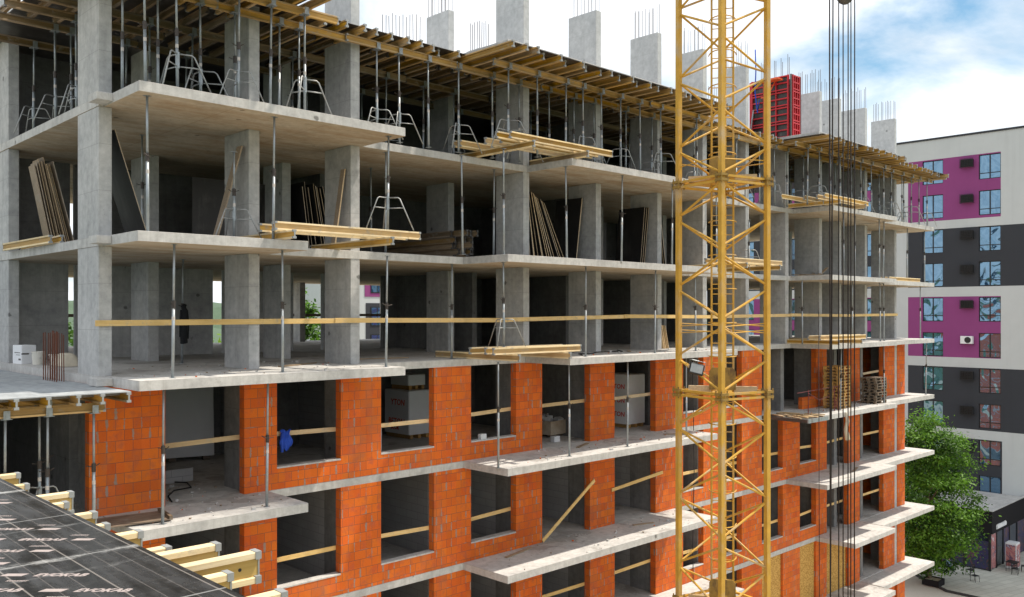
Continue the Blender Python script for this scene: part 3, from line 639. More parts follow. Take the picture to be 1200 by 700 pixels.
tree('broadleaf_tree', 'round green tree seen through the second daylight gap of the yellow-rail storey', (28.6, 40, GZ), 21, (1.6, 2.2, 7.2), 8.6, clumps=70, per=60, size=.45)
tree('broadleaf_tree', 'yellow-green tree low in the narrow gap left of the second column', (23.2, 42, GZ), 22, (2.4, 2.4, 6.2), 6.6, ('leaf_lime', 'leaf'), clumps=60, per=60, size=.45)
tree('broadleaf_tree', 'distant green tree seen past the corner column on the left', (12.4, 40, GZ), 23, (2.4, 2.4, 6.6), 7.0, ('leaf', 'leaf_dark'), clumps=50, per=60, size=.45)
tree('broadleaf_tree', 'green tree low in the gap with the far purple block', (36.5, 42, GZ), 24, (2.0, 2.0, 4.6), 8.2, ('leaf_lime', 'leaf'), clumps=60, per=60, size=.45)
# far purple block seen through the frame
FB = thing('apartment_building', 'far purple and white block visible through the third daylight gap', 'building', (47.4, 60, GZ))
MB().box(0, 15, 0, 12, 0, 31).build('wall', 'white_render', FB)
MB().box(.75, 14.2, -.05, -.001, 22.1, 28.2).build('band', 'purple_render', FB); MB().box(.9, 14.2, -.05, -.001, 14.6, 21.4).build('band', 'dark_render', FB)
for z in (25.4, 22.5, 18.9, 15.9):
    for x in (1.5, 5.5, 9.5):
        f = MB().box(x, x+1.7, -.09, -.051, z, z+2.1).build('window', 'black', FB); MB().box(x+.1, x+.8, -.1, -.091, z+.1, z+2).build('pane', 'window_glass', f); MB().box(x+.9, x+1.6, -.1, -.091, z+.1, z+2).build('pane', 'window_glass', f)
for i, (x, y, l) in enumerate(((3.0, 19.2, 'left'), (15.2, 19.2, 'middle'), (21.0, 19.2, 'right'))):
    tag(MB().box(-3.4, 3.4, -.02, .02, 0, .13).build('guard_plank', 'old_timber'), f'dark guard plank across the rear daylight openings, {l} one', 'plank', 'rear guard planks').location = (x+4, y, 1.25)

# ------------------------------------------------------------------ formwork beams (timber I-beams)
def beam_parts(L, root, simple_=False):
    w, t, h = .08, .04, .2
    if simple_: return None
    wm, fm = {'fresh_beam': ('fresh_web', 'fresh_flange'), 'stored_beam': ('dark_web', 'dark_flange'), 'inner_joist': ('dark_web', 'dark_flange'), 'inner_bearer': ('dark_web', 'dark_flange'), 'platform_beam': ('beam_web', 'fresh_flange')}.get(root.name.split('.')[0], ('beam_web', 'beam_flange'))
    MB().box(-L/2, L/2, -.014, .014, t, h-t).build('web', wm, root)
    MB().box(-L/2, L/2, -w/2, w/2, 0, t).build('flange', fm, root, .004); MB().box(-L/2, L/2, -w/2, w/2, h-t, h).build('flange', fm, root, .004)
    if wm == 'fresh_web':
        for s in (-1, 1): MB().tube([(s*(L/2-.13), -.0155, .1), (s*(L/2-.13), .0155, .1)], .012, 10).build('bolt_hole', 'black', root)
    for s in (-1, 1):
        x = s*L/2; a, b = sorted((x-s*(.034 if wm == 'fresh_web' else .05), x+s*.006))
        MB().box(a, b, -w/2-.004, w/2+.004, h-t-.006, h+.004).box(a, b, -w/2-.004, w/2+.004, -.004, t+.006).box(b-.012 if s > 0 else a, b if s > 0 else a+.012, -.018, .018, t+.006, h-t-.006).build('end_cap', 'steel_dark' if wm == 'dark_web' else 'cap_grey', root)
BP = {}
def beam(name, c, L, rz, label, group, cat='beam', tilt=0):
    """timber I-beam, c = middle of its underside"""
    key = (name, round(L, 2))
    if key not in BP:
        r = thing(name, label, cat, c, rz, group); beam_parts(L, r); r.rotation_euler = (0, -tilt, rz); BP[key] = r; PROTO[r.name] = kids(r); bpy.context.view_layer.update(); PROTO[r.name] = list(r.children)
        return r
    r = dup(BP[key], c, (0, -tilt, rz), label, group); return r
# roof formwork: bearers
ZB = 8.83
rows = [('front', -.75, [(-.4, 5.6), (11.1, 22.6), (29.4, 38.9)]), ('second', .33, [(-1.0, 44.8)]), ('third', 2.7, [(-1.0, 44.3)]), ('fourth', 4.9, [(-1.0, 43)])]
jr = random.Random(9); BEARERS = []
for rn, v, segs in rows:
    items = []
    for a, b in segs:
        n = max(1, round((b-a)/3.8)); L = (b-a)/n
        for i in range(n): items.append((a+L*(i+.5), L))
    for i, (u, L) in enumerate(items):
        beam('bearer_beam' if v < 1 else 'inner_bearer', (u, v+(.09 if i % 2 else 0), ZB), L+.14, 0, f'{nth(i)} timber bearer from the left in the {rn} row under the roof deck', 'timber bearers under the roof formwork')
items = []
for a, b in ((39.2, 45.2),): beam('bearer_beam', (42.2, -.45, ZB), 6.2, 0, 'long timber bearer under the overhanging roof deck at the far right end', 'timber bearers under the roof formwork')
# joists
def roof_front(u):
    if -.3 < u < 5.0 or 10.7 < u < 22.6 or 29.6 < u < 38.6: return -1.95, 3.3
    if u >= 38.6: return -1.3, 3.3
    return -.05, 2.65
i = 0; u = -.75
while u < 45.8:
    v0, L = roof_front(u); v0 += jr.choice((jr.uniform(-.15, .05), jr.uniform(-.1, .35)))
    beam('joist_beam', (u+jr.uniform(-.11, .11), v0+L/2, ZB+.2), L, R(90), f'{nth(i)} timber joist from the left at the front edge of the roof deck', 'timber joists at the roof edge'); i += 1; u += .5
u = -.6; i = 0
while u < 44.5:
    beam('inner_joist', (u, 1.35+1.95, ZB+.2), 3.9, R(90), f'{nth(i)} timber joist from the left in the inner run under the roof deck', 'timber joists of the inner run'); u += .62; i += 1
pl_ = [('main', -.35, 44.5, .1, 19.8), ('first balcony', -.12, 4.75, -1.8, .098), ('middle balcony', 10.7, 22.4, -1.8, .098), ('far balcony', 29.6, 38.5, -1.8, .098), ('end balcony', 38.502, 45.3, -1.15, .098)]
for nm, a, b, c, d in pl_:
    tag(MB().box(a, b, c, d, ZB+.402, ZB+.42).build('formwork_sheet', 'film_dark'), f'dark plywood sheeting of the {nm} part of the roof formwork', 'plywood', 'plywood sheeting under the roof slab')

# ------------------------------------------------------------------ steel props
PP = {}
def make_prop(h, fork, low=False):
    r = thing('steel_prop', 'prop', 'prop', (0, 0, 0))
    zc = h*(.56)
    smooth(MB().tube([(0, 0, .01), (0, 0, zc)], .034, 10).build('outer_tube', 'steel', r)); smooth(MB().tube([(0, 0, zc), (0, 0, h-.01)], .026, 8).build('inner_tube', 'steel', r))
    MB().tube([(0, 0, zc-.12), (0, 0, zc+.05)], .043, 10).build('collar', 'collar', r); MB().tube([(-.14, .03, zc), (-.05, .05, zc-.02), (.06, .05, zc-.01), (.13, .02, zc+.04)], .010, 6).build('handle', 'collar', r)
    MB().box(-.07, .07, -.07, .07, 0, .01).build('base_plate', 'steel', r)
    hp = MB().box(-.06, .06, -.06, .06, h-.012, h-.001)
    if fork: hp.box(-.1, .1, -.105, .105, h-.014, h-.002).box(-.06, .06, -.115, -.105, h-.014, h+.16).box(-.06, .06, .105, .115, h-.014, h+.16)
    hp.build('fork_head' if fork else 'head_plate', 'steel', r)
    MB().tube([(0, 0, zc-.38), (0, 0, zc-.30)], .0355, 10).build('label_band', 'sticker', r)
    bpy.context.view_layer.update(); PROTO[r.name] = list(r.children); return r
pr_ = random.Random(4)
def prop(u, v, z, h, label, group, fork=False):
    k = (round(h, 2), fork)
    rot = (pr_.uniform(-.012, .012), pr_.uniform(-.012, .012), pr_.uniform(0, 6.28))
    if fork: rot = (rot[0], rot[1], 0)
    if k not in PP:
        r = PP[k] = make_prop(h, fork); r.location = (u, v, z); r.rotation_euler = rot; tag(r, label, None, group); return r
    return dup(PP[k], (u, v, z), rot, label, group)
TP = None
def tripod(u, v, z, rz, label, group='prop tripods'):
    global TP
    if TP is None:
        r = TP = thing('prop_tripod', label, 'tripod', (u, v, z), rz, group)
        for q in range(3):
            a = q*2.094; c, s = math.cos(a), math.sin(a)
            P = lambda rr, zz, o=0: (c*rr-s*o, s*rr+c*o, zz)
            lg = MB()
            lg.tube([P(.05, .90), P(.30, .90), P(.36, .86), P(.76, .012)], .0175, 7); lg.tube([P(.05, .62), P(.46, .62)], .015, 7)
            smooth(lg.build('leg', 'steel_white', r))
        MB().tube([(0, 0, .58), (0, 0, .94)], .048, 10).build('clamp', 'steel', r)
        bpy.context.view_layer.update(); PROTO[r.name] = list(r.children); return r
    r = dup(TP, (u, v, z), (pr_.uniform(-.03, .03)*0, 0, rz+pr_.uniform(-.35, .35)), label, group); q = pr_.uniform(.84, 1.06); r.scale = (q*pr_.uniform(.9, 1.08), q, q); return r
STOREY = {2: 'roof formwork storey', 1: 'leaning plywood storey', 0: 'yellow rail storey', -1: 'upper block storey'}
def prop_row(k, rowname, v, us, fork=False, tri=(), h=None):
    hh = h or ((ZB-.002-k*H) if k == 2 else H-TH)
    for i, u in enumerate(us):
        vv = v[i] if isinstance(v, (list, tuple)) else v
        prop(u, vv, k*H, hh, f'{nth(i)} steel prop from the left, {rowname} row of the {STOREY[k]}', f'steel props on the {STOREY[k]}', fork)
        if i in tri: tripod(u, vv, k*H, pr_.uniform(.0, .5)-.75+random.choice((0, 2.094)), f'grey tripod round the {nth(i)} prop of the {rowname} row, {STOREY[k]}')
f1 = [.72, 1.43, 2.88, 3.7, 4.65, 11.63, 12.9, 14.2, 15.05, 16.0, 17.0, 18.1, 19.3, 20.4, 21.6, 30.2, 31.3, 32.4, 33.4, 34.5, 35.6, 36.8, 38.2]
prop_row(2, 'front', -.75, f1, True, (1, 2, 4, 5, 8, 10, 12, 16, 18, 20))
beam('inner_bearer', (1.05, 6.9, ZB), 3.9, 0, 'deepest short bearer over the left bay under the roof deck', 'timber bearers under the roof formwork'); beam('inner_bearer', (1.05, 3.75, ZB), 3.9, 0, 'short extra bearer over the left bay under the roof deck', 'timber bearers under the roof formwork')
prop_row(2, 'left bay', [6.9, 4.92, 3.75, 2.72], [.62, .6, .75, .6], True, (0, 1, 2))
prop_row(2, 'far-end', [-.45]*5, [39.8, 41.2, 42.4, 43.5, 44.6], True, (0, 2, 4))
f2 = [.63, 1.44, 2.47, 3.35, 4.55, 5.13, 7.6, 8.38, 9.44, 10.6, 12.0, 13.2, 14.6, 15.8, 16.9, 18.65, 20.2, 21.9, 23.0, 24.8, 26.1, 28.0, 29.3, 30.4, 31.9, 33.4, 35.1, 36.9, 38.3, 40.2, 41.6, 43.4]
prop_row(2, 'second', .35, f2, True, (2, 6, 7, 9, 11, 14, 16, 18, 20, 22, 24, 26, 29, 31))
f3 = [.9, 2.2, 3.3, 5.0, 6.3, 8.2, 9.6, 11.1, 12.4, 14.6, 16.1, 18.2, 19.4, 21.8, 23.1, 25.1, 26.4, 28.3, 29.8, 31.5, 33.0, 35.0, 37.2, 38.5, 40.2, 41.8]
prop_row(2, 'third', 2.72, f3, True, (1, 3, 6, 8, 11, 14, 17, 20))
prop_row(2, 'fourth', 4.92, [1.0, 2.4, 4.1, 5.8, 8.1, 10.2, 11.8, 14.6, 16.4, 19.2, 21.0, 24, 26.2, 29, 31.4], True, (1, 4))
prop_row(1, 'front', [-1.1, -1.1, -.3, -1.1, -1.1, -1.1, -1.1, -1.1, -.9, -1.1, -.9, -.3, -.4], [.63, 3.59, 10.2, 13.88, 16.62, 19.5, 22.4, 33.0, 34.6, 36.9, 37.8, 42.2, 44.4], False, ())
prop(6.91, -1.1, H+.415, 2.93-.42, 'steel prop standing on the beam platform left of the third column, leaning plywood storey', 'props on beam platforms'); prop(11.12, -1.1, H+.002, 3.14, 'steel prop reaching up to the beam platform of the roof formwork storey', 'props on beam platforms'); tripod(6.91, -1.1, H+.42, -.75, 'grey tube tripod standing on the beam platform, leaning plywood storey')
prop_row(1, 'inner', [.85, 3.2, 3.5, .95, 3.0, 3.5], [8.25, 2.2, 9.6, 12.6, 19.1, 26.2])
prop(3.05, -.2, H, 2.15, 'short grey prop with an open fork head, free standing before the second column', 'free standing props'); tripod(3.05, -.2, H, -.4, 'grey tube tripod round the short free standing prop by the second column')
prop(26.2, -.2, H, 2.2, 'short grey prop standing behind the crane mast, leaning plywood storey', 'free standing props'); tripod(26.2, -.2, H, -.5, 'grey tube tripod round the short prop behind the crane mast')
prop_row(0, 'front', [-1.1]*6+[-.1, -.3, -1.1, -1.1, -.9, -.4], [1.17, 3.84, 6.86, 14.78, 18.48, 20.99, 27.6, 30.6, 33.9, 37.0, 37.9, 43.8], False, ())
prop_row(0, 'inner', [.8, 4.2, 5.0, 8.3], [10.7, 3.68, 9.3, 11.0])
prop(11.12, -1.1, .415, 2.51, 'steel prop standing on the beam platform of the yellow rail storey', 'props on beam platforms'); prop(10.9, -1.1, -H+.002, 3.14, 'steel prop on the balcony corner reaching up to the yellow rail storey platform', 'props on beam platforms')
tripod(11.12, -1.1, .42, -.8, 'grey tube tripod standing on the beam platform, yellow rail storey')
prop_row(-1, 'front', [-1.1, -1.1, -1.1, -1.1, -1.1, -.5], [.95, 3.42, 14.0, 16.94, 20.4, 44.3])
prop_row(-1, 'right-hand', [-.9, -.9], [33.1, 37.9])
wx = [(-2.06, -.9), (-1.3, -.9), (-1.12, .2), (-.75, .9), (-.42, -.95)]
for i, (u, v) in enumerate(wx):
    prop(u, v, -H, 2.51, f'{nth(i)} grey steel prop from the left beneath the low wing deck', 'steel props under the low wing', True)
    if i in (1, 2): tripod(u, v, -H, .3, f'grey tube tripod round the {nth(i)} prop beneath the low wing deck')
# wing joists and bearer
for i, u in enumerate((-4.4, -3.6, -2.75, -2.0, -1.43, -.88, -.42, .10)):
    beam('joist_beam', (u, -1.47+1.95, -.428), 3.9, R(90), f'{nth(i)} timber joist from the left poking out from the front of the low wing deck', 'timber joists of the low wing')
beam('bearer_beam', (-2.65, -.95, -.632), 4.9, 0, 'yellow timber bearer carrying the joists of the low wing deck', 'timber bearers of the low wing')
beam('bearer_beam', (-2.65, .9, -.632), 4.9, 0, 'rear timber bearer in the shade beneath the low wing deck', 'timber bearers of the low wing')

# ------------------------------------------------------------------ foreground deck
DZ = -.10
dk = thing('formwork_deck', 'dark film faced plywood deck with printed rows of lettering in the lower left foreground', 'deck', (-8, -14, DZ))
def dp(mb, name, m):
    o = mb.build(name, m, dk); o.matrix_parent_inverse = Matrix.Translation((8, 14, -DZ)); return o
dp(MB().box(-12, -4.64, -19.0, -9.0, DZ-.021, DZ), 'sheet', 'film_deck')
vs0, fs0 = txt('EVOKAB', .078, .0012, .35, .003); w0 = max(v.x for v in vs0)
vs1, fs1 = txt('компет', .034, .0012, .25, .001)
pm = MB(); th0 = R(-43.94)
def put(mb, vs, fs, X, Y, flip):
    a = th0+(math.pi if flip else 0); c, s = math.cos(a), math.sin(a)
    mb.add([(X+v.x*c-v.y*s, Y+v.x*s+v.y*c, DZ+.0008+v.z) for v in vs], fs)
ru = Vector((math.cos(th0), math.sin(th0))); rw = Vector((-math.sin(th0), math.cos(th0)))
lr = random.Random(2)
for j in range(-12, 26):
    for i in range(-12, 14):
        o = Vector((-5.35, -14.55))+ru*(i*.60+ (j % 4)*.125)+rw*(j*.285)
        flip = o.y > -14.27
        q = o
        if not (-11.9 < q.x < -4.9 and -18.5 < q.y < -9.3): continue
        e = q+ru*.52*(1 if not flip else -1)
        if e.x > -4.75 or abs(e.y+14.27) < .12 or (q.y+14.27)*(e.y+14.27) < 0: continue
        put(pm, vs0, fs0, q.x, q.y, flip)
        s = -1 if flip else 1
        lo = [Vector((x, y, z)) for z in (-.0006, .0006) for x, y in ((-.19, 0), (-.065, 0), (-.045, .05), (-.17, .05))]
        put(pm, lo, [(3, 2, 1, 0), (4, 5, 6, 7), (0, 1, 5, 4), (1, 2, 6, 5), (2, 3, 7, 6), (3, 0, 4, 7)], q.x, q.y, flip)
        k = q-rw*.10*s-ru*.1*s; put(pm, vs1, fs1, k.x, k.y, flip)
dp(pm, 'printed_lettering', 'print')
for i, (v, ue, dz) in enumerate(((-11.35, -4.5, 0), (-12.0, -4.33, 0), (-12.18, -4.58, -.02), (-12.42, -4.50, 0), (-12.95, -4.46, 0), (-13.33, -4.50, -.02), (-13.8, -4.44, 0), (-14.35, -4.47, 0), (-14.5, -4.2, 0), (-14.86, -4.10, 0), (-15.12, -4.42, -.02), (-15.72, -4.40, 0), (-16.3, -4.3, 0), (-10.7, -4.4, 0), (-9.9, -4.5, 0))):
    beam('fresh_beam', (ue-1.225, v, DZ-.0225-.2+dz), 2.45, 0, f'{nth(i)} pale timber I-beam jutting from under the dark plywood deck', 'timber beams under the foreground deck')
for i, x in enumerate((-5.3, -7.3, -9.4)):
    beam('bearer_beam', (x, -13.6, DZ-.445), 8.2, R(90), f'{nth(i)} long bearer from the right beneath the dark foreground deck', 'bearers under the foreground deck')
for i, (x, y) in enumerate(((-5.3, -10), (-5.3, -13), (-5.3, -16.5), (-9.4, -11), (-9.4, -15))):
    prop(x, y, DZ-.447-2.6, 2.6, f'{nth(i)} steel prop hidden in the shade beneath the dark foreground deck', 'props under the foreground deck', True)
flat('lower_deck', [(-14, -20), (-4.9, -20), (-4.9, -6), (-14, -6)], DZ-.45-2.6, 'concrete_slab', .25)

# ------------------------------------------------------------------ long yellow rail and the guard planks
xs = [.22, 6.45, 12.75, 18.9, 25.0, 31.2, 37.3, 42.95]; zz = [1.19, 1.22, 1.20, 1.30, 1.27, 1.33, 1.30, 1.34]
for i in range(len(xs)-1):
    y = FV-.035-.024*(i % 2); a, b = Vector((xs[i]-.1, y, zz[i])), Vector((xs[i+1]+.12, y, zz[i+1]-.01))
    tag(MB().bar((0, 0, 0), (b-a), .022, .135).build('guard_plank', 'rail_timber'), f'{nth(i)} long yellow plank from the left in the rail along the open concrete storey', 'plank', 'planks of the long yellow rail').location = a
OPN = {0: 'doorway beside the corner', 1: 'first window opening', 2: 'second window opening', 3: 'third window opening', 4: 'first wide doorway left of the crane', 5: 'second doorway left of the crane', 6: 'window behind the crane mast', 7: 'window between the crane legs', 8: 'window right of the crane', 9: 'window by the hoist ropes', 10: 'balcony doorway behind the hoist ropes', 11: 'far end balcony doorway'}
SN = {-1: 'upper block storey', -2: 'second block storey down', -3: 'lowest visible block storey'}
gr = random.Random(12)
for k in (-1, -2, -3):
    for i in range(12):
        if k == -1 and i in (8, 9, 10): continue
        a = PIERS[i][1]-.1; b = PIERS[i+1][0]+.12
        if i == 11: a, b = 39.36, 41.45
        z0 = k*H+{-1: 1.38, -2: 1.25, -3: 1.2}[k]+gr.uniform(-.06, .06); t = gr.uniform(-.07, .1)
        y = FV+BT+.02
        if k == -2 and i == 4:
            A, B = (a+.1, FV-.03, k*H+.05), (b+.1, FV-.03, k*H+1.75)
        else: A, B = (a, y, z0), (b, y, z0+t)
        if k == -2 and i == 5: A, B = (a-.1, FV-.03, z0-.05), (b+.3, FV-.03, z0+.22)
        o = MB().bar((0, 0, 0), Vector(B)-Vector(A), .03, .12).build('guard_plank', 'timber' if k == -1 else 'rail_timber'); o.location = A
        tag(o, ('diagonal plank leaning across the ' if (k, i) == (-2, 4) else 'plank nailed across the ')+OPN[i]+', '+SN[k], 'plank', 'guard planks across the openings')

# ------------------------------------------------------------------ beam platforms on the slab edges
def platform(us, v0, v1, z, ubeams, nm, cross):
    for i, u in enumerate(ubeams):
        beam('platform_beam', (u, (v0+v1)/2, z), v1-v0, R(90), f'{nth(i)} carrying beam of the {nm}', 'carrying beams of the beam platforms')
    for i, (y, a, b, dz) in enumerate(cross):
        beam('platform_beam', ((a+b)/2, y, z+.204+dz), b-a, R(gr.uniform(-1.2, 1.2)), f'{nth(i)} long beam from the front on the {nm}', 'long beams of the beam platforms')
platform(0, -1.9, 2.0, 2*H+.003, (11.6, 14.0), 'beam platform left of the crane, top storey', [(-1.6, 10.9, 15.5, 0), (-1.3, 10.6, 15.2, 0), (-.9, 11.2, 15.3, 0), (-.4, 11.0, 15.0, 0), (.4, 10.7, 12.4, .0), (.6, 10.6, 12.3, 0)])
platform(0, -1.9, 2.0, H+.003, (3.7, 6.5), 'beam platform on the leaning plywood storey', [(-1.55, 3.4, 7.6, 0), (-1.25, 3.5, 7.4, .0), (-.8, 3.4, 7.3, 0)])
platform(0, -1.7, 2.2, .003, (11.2, 13.4), 'beam platform left of the crane, yellow rail storey', [(-1.4, 10.4, 14.2, 0), (-1.0, 10.5, 14.6, 0), (-.5, 10.3, 14.3, 0)])
platform(0, -2.0, 1.9, H+.003, (23.1, 25.6), 'beam platform behind the crane mast', [(-1.6, 22.4, 26.4, 0), (-1.2, 22.6, 26.6, 0), (-.5, 22.5, 26.2, 0)])
platform(0, -1.9, 2.0, 2*H+.003, (31.0, 33.6), 'beam platform right of the crane, top storey', [(-1.6, 30.0, 34.6, 0), (-1.2, 30.2, 34.8, 0), (-.6, 30.1, 34.0, 0), (-.2, 28.9, 33.5, 0)])
platform(0, -1.9, 2.0, .003, (30.9, 33.2), 'beam platform right of the crane, yellow rail storey', [(-1.6, 30.6, 34.3, 0), (-1.2, 30.5, 34.5, 0), (-.7, 30.4, 34.1, 0)])
for i in range(3): beam('platform_beam', (41.4, -.5+.3*i, H-.026), 4.1, R(2*i), f'{nth(i)} timber beam from the front lying on the far right balcony edge', 'beams on the far right balcony')
for i in range(2): beam('platform_beam', (.05-.3*i+.3, 5.3+.2*i, H+.003+.204*0), 3.9, R(88+3*i), f'{nth(i)} timber beam lying along the left edge of the storey with leaning plywood', 'beams on the left slab edge')
# pile of beams inside
n = 0
for r_ in range(5):
    for c in range(6):
        beam('stored_beam', (12.2+c*.105+jr.uniform(-.02, .02), 4.2+jr.uniform(-.45, .35), H+.005+r_*.204), 3.9, R(90+jr.uniform(-1.2, 1.2)), f'stored timber I-beam in the inner pile, {ORD[r_]} layer up, {ORD[c]} from the left', 'pile of stored beams')

# ------------------------------------------------------------------ leaning plywood panels and planks
def lean(u0, v0, w, h, du, z, label, group, name='plywood_panel', m=('film_grey', 'ply_edge'), cat='plywood panel', th=.021):
    """panel w wide along the depth, standing on its edge and leaning by du along the facade"""
    a = math.atan2(du, h); L = h
    mb = MB(); mb.box(-th/2, th/2, 0, w, 0, L, 0)
    for i in range(len(mb.mi)):
        mb.mi[i] = 1
    # broad faces are film, narrow ones bare edge
    mb.mi[3] = 0; mb.mi[5] = 0
    o = mb.build(name, [m[0], m[1]]); o.location = (u0, v0, z); o.rotation_euler = (jr.uniform(-.004, .004), a, jr.uniform(-.012, .012)); return tag(o, label, cat, group)
for i in range(9): lean(.80+i*.075, 5.9+jr.uniform(-.1, .1), .5, 2.45+jr.uniform(-.2, .1), -.45-i*.02, H+.004, f'{nth(i)} plywood panel from the left leaning in the far left bay', 'plywood panels in the left bay', m=('weathered_timber', 'ply_edge'))
for i in range(15): lean(14.3+i*.155, 1.3+jr.uniform(-.08, .08), 1.25, 2.58-.012*i+jr.uniform(-.03, .03), -(.1+.085*i), H+.004, f'{nth(i)} plywood panel in the stack leaning right of the fourth front column', 'leaning stack in the middle bay', th=.03)
for i in range(9): lean(7.85+i*.12, 4.2+jr.uniform(-.12, .12), 1.25, 2.3+jr.uniform(-.15, .1), -.3-.03*i, H+.004, f'{nth(i)} plywood panel from the left in the stack left of the third column', 'leaning stack behind the third column')
for i in range(6): lean(16.75+i*.09, 1.1+.08*i, 1.25, 2.45, .34+.02*i, H+.004, f'{nth(i)} dark plywood panel from the left leaning on the fifth front column', 'dark panels on the fifth column')
for i in range(3): lean(20.35+i*.12, 1.0, 1.25, 2.4, .3, H+.004, f'{nth(i)} dark plywood panel from the left leaning on the sixth front column', 'dark panels on the sixth column')
for i in range(3): lean(21.6+i*.14, .9, 1.25, 2.4, -.3-.05*i, H+.004, f'{nth(i)} thin plywood panel from the left on the right of the sixth front column', 'panels right of the sixth column')
lean(1.45, .9, 1.25, 2.62, -.82, H+.004, 'single dark plywood panel leaning against the corner column', None)
o = lean(3.05, .75, .26, 2.6, .72, H+.004, 'rough grey plank leaning against the second front column', None, 'plank', ('weathered_timber', 'weathered_timber'), 'plank', .04)
o = lean(6.5, .8, .2, 2.3, .35, H+.004, 'grey plank leaning against the third front column', None, 'plank', ('weathered_timber', 'timber'), 'plank', .04)
for i, (u, v, w) in enumerate(((4.6, 5.6, 2.4), (18.6, 6.6, 2.2), (22.2, 5.6, 1.6))):
    tag(MB().box(0, w, -.012, .012, 0, 2.35).build('shutter_panel', 'film_dark'), f'tall black sheet standing in the shade of the leaning plywood storey, {ORD[i]} from the left', 'plywood panel').location = (u, v, H+.004)
for i in range(4): lean(21.9+i*.1, 1.0, .9, .95, -.25, .004, f'{nth(i)} short board from the left leaning low beside the crane mast', 'short boards on the yellow-rail storey', 'plank', ('timber', 'timber'), 'plank', .03)
# loose debris and small goods
pr = random.Random(8)
for i in range(7):
    o = MB().box(-.9-pr.random()*.5, .9+pr.random()*.4, -.07, .07, 0, .03).build('loose_board', 'weathered_timber'); o.location = (32.2+i*.35, .7+pr.uniform(-.4, .6), H+.01+i*.031); o.rotation_euler = (0, -.05*i if i > 3 else 0, pr.uniform(-.6, .6)); tag(o, f'{nth(i)} loose grey board in the scatter on the slab right of the crane', 'board', 'loose boards right of the crane')
bx = thing('paper_sack_box', 'white printed box standing on the slab by the left edge column', 'box', (.50, 7.3, .002), R(8)); MB().box(-.2, .2, -.28, .28, 0, .52).build('carton', 'white_plastic', bx, .015); MB().box(-.203, -.2005, -.2, .15, .3, .32).box(-.203, -.2005, -.2, .05, .24, .255).box(-.203, -.2005, -.24, -.1, .1, .15).box(-.2, .0, -.283, -.281, .26, .3).build('print', 'steel_dark', bx)
def bucket(x, y, z, r, h, label, m='bucket_plastic'):
    t = thing('bucket', label, 'bucket', (x, y, z)); mb = MB(); n = 20; vs = []; fs = []
    prof = [(r*.85, 0), (r, h), (r*1.05, h), (r*1.05, h-.03), (r*.96, h-.005), (r*.82, .02)]
    for rr, zz in prof: vs += [(rr*math.cos(2*math.pi*j/n), rr*math.sin(2*math.pi*j/n), zz) for j in range(n)]
    for i in range(len(prof)-1):
        for j in range(n): fs.append((i*n+j, i*n+(j+1) % n, (i+1)*n+(j+1) % n, (i+1)*n+j))
    fs.append(tuple(reversed(range(n)))); fs.append(tuple((len(prof)-1)*n+j for j in range(n))); mb.add(vs, fs); mb.build('pail', m, t)
    MB().tube([(-r, 0, h*.9), (-r*.75, .02, h*.62), (0, -r*1.1, h*.5), (r*.75, .02, h*.62), (r, 0, h*.9)], .006, 6).build('handle', 'steel', t); return t
bucket(.62, 6.45, .002, .17, .36, 'white plastic pail beside the printed box on the left slab edge'); bucket(.85, 5.75, .002, .16, .3, 'cream pail behind the rusty starter bars')
sk_ = thing('cement_sack', 'pale sack slumped behind the rusty starter bars', 'sack', (.95, 5.2, .002)); mb = MB(); vs = []; fs = []
for i in range(9):
    for j in range(9):
        x, y = i/8*2-1, j/8*2-1; vs.append((x*.25, y*.4, .34*(max(0, 1-x**4)*max(0, 1-y**4))**.6+.02*pr.random()))
for i in range(8):
    for j in range(8): fs.append((i*9+j, (i+1)*9+j, (i+1)*9+j+1, i*9+j+1))
mb.add(vs, fs); mb.add([(-.25, -.4, 0), (.25, -.4, 0), (.25, .4, 0), (-.25, .4, 0)], [(3, 2, 1, 0)]); smooth(mb.build('sack', 'sand_sack', sk_))
sb_ = thing('starter_bars', 'bundle of rusty starter bars rising from the low wing deck', 'rebar', (-.08, 2.8, -.205))
for i in range(14):
    x, y = (i//7)*.16-.08, (i % 7)*.165-.5; t = pr.uniform(-.02, .02); MB().tube([(x, y, 0), (x+t, y+t, 1.15+pr.uniform(-.06, .06))], .012, 6).build('rebar', 'rust', sb_)
tag(MB().tube([(0, 0, 0), (0, 0, .55)], .03, 8).build('red_pipe', 'red_paint'), 'short red pipe end standing beside the starter bars', 'pipe').location = (.8, 3.0, .002)
# clothes
jk = thing('jacket', 'black work jacket hung on an inner prop near the corner', 'jacket', (3.68, 4.1, 1.0)); jk.scale = (.66, .7, 1); mb = MB()
mb.tube([(0, -.02, .62), (0, -.07, .5), (.02, -.09, .2), (-.03, -.08, -.2), (0, -.06, -.42)], .13, 10, 0, .15); mb.tube([(.1, -.06, .5), (.17, -.07, .1), (.15, -.06, -.3)], .07, 8, 0, .05); mb.tube([(-.1, -.06, .5), (-.16, -.08, .1), (-.17, -.07, -.25)], .07, 8, 0, .05); smooth(mb.build('cloth', 'black_cloth', jk))
cl = thing('work_shirt', 'bright blue cloth hung over the plank of the first window opening', 'clothing', (4.98, FV+BT-.04, -1.78)); cl.scale = (.8, .9, .9); mb = MB(); n = 10; vs = []; fs = []
for i in range(n+1):
    for j in range(13):
        s = i/n; a = j/12; vs.append((-.2+.4*s+.05*math.sin(a*7+s*3), -.05*math.sin(a*math.pi)-.035+.035*math.sin(s*19+a*4), .13-.62*a*(1-.35*abs(s-.45))+.03*math.sin(s*9)))
for i in range(n):
    for j in range(12): fs.append((i*13+j, (i+1)*13+j, (i+1)*13+j+1, i*13+j+1))
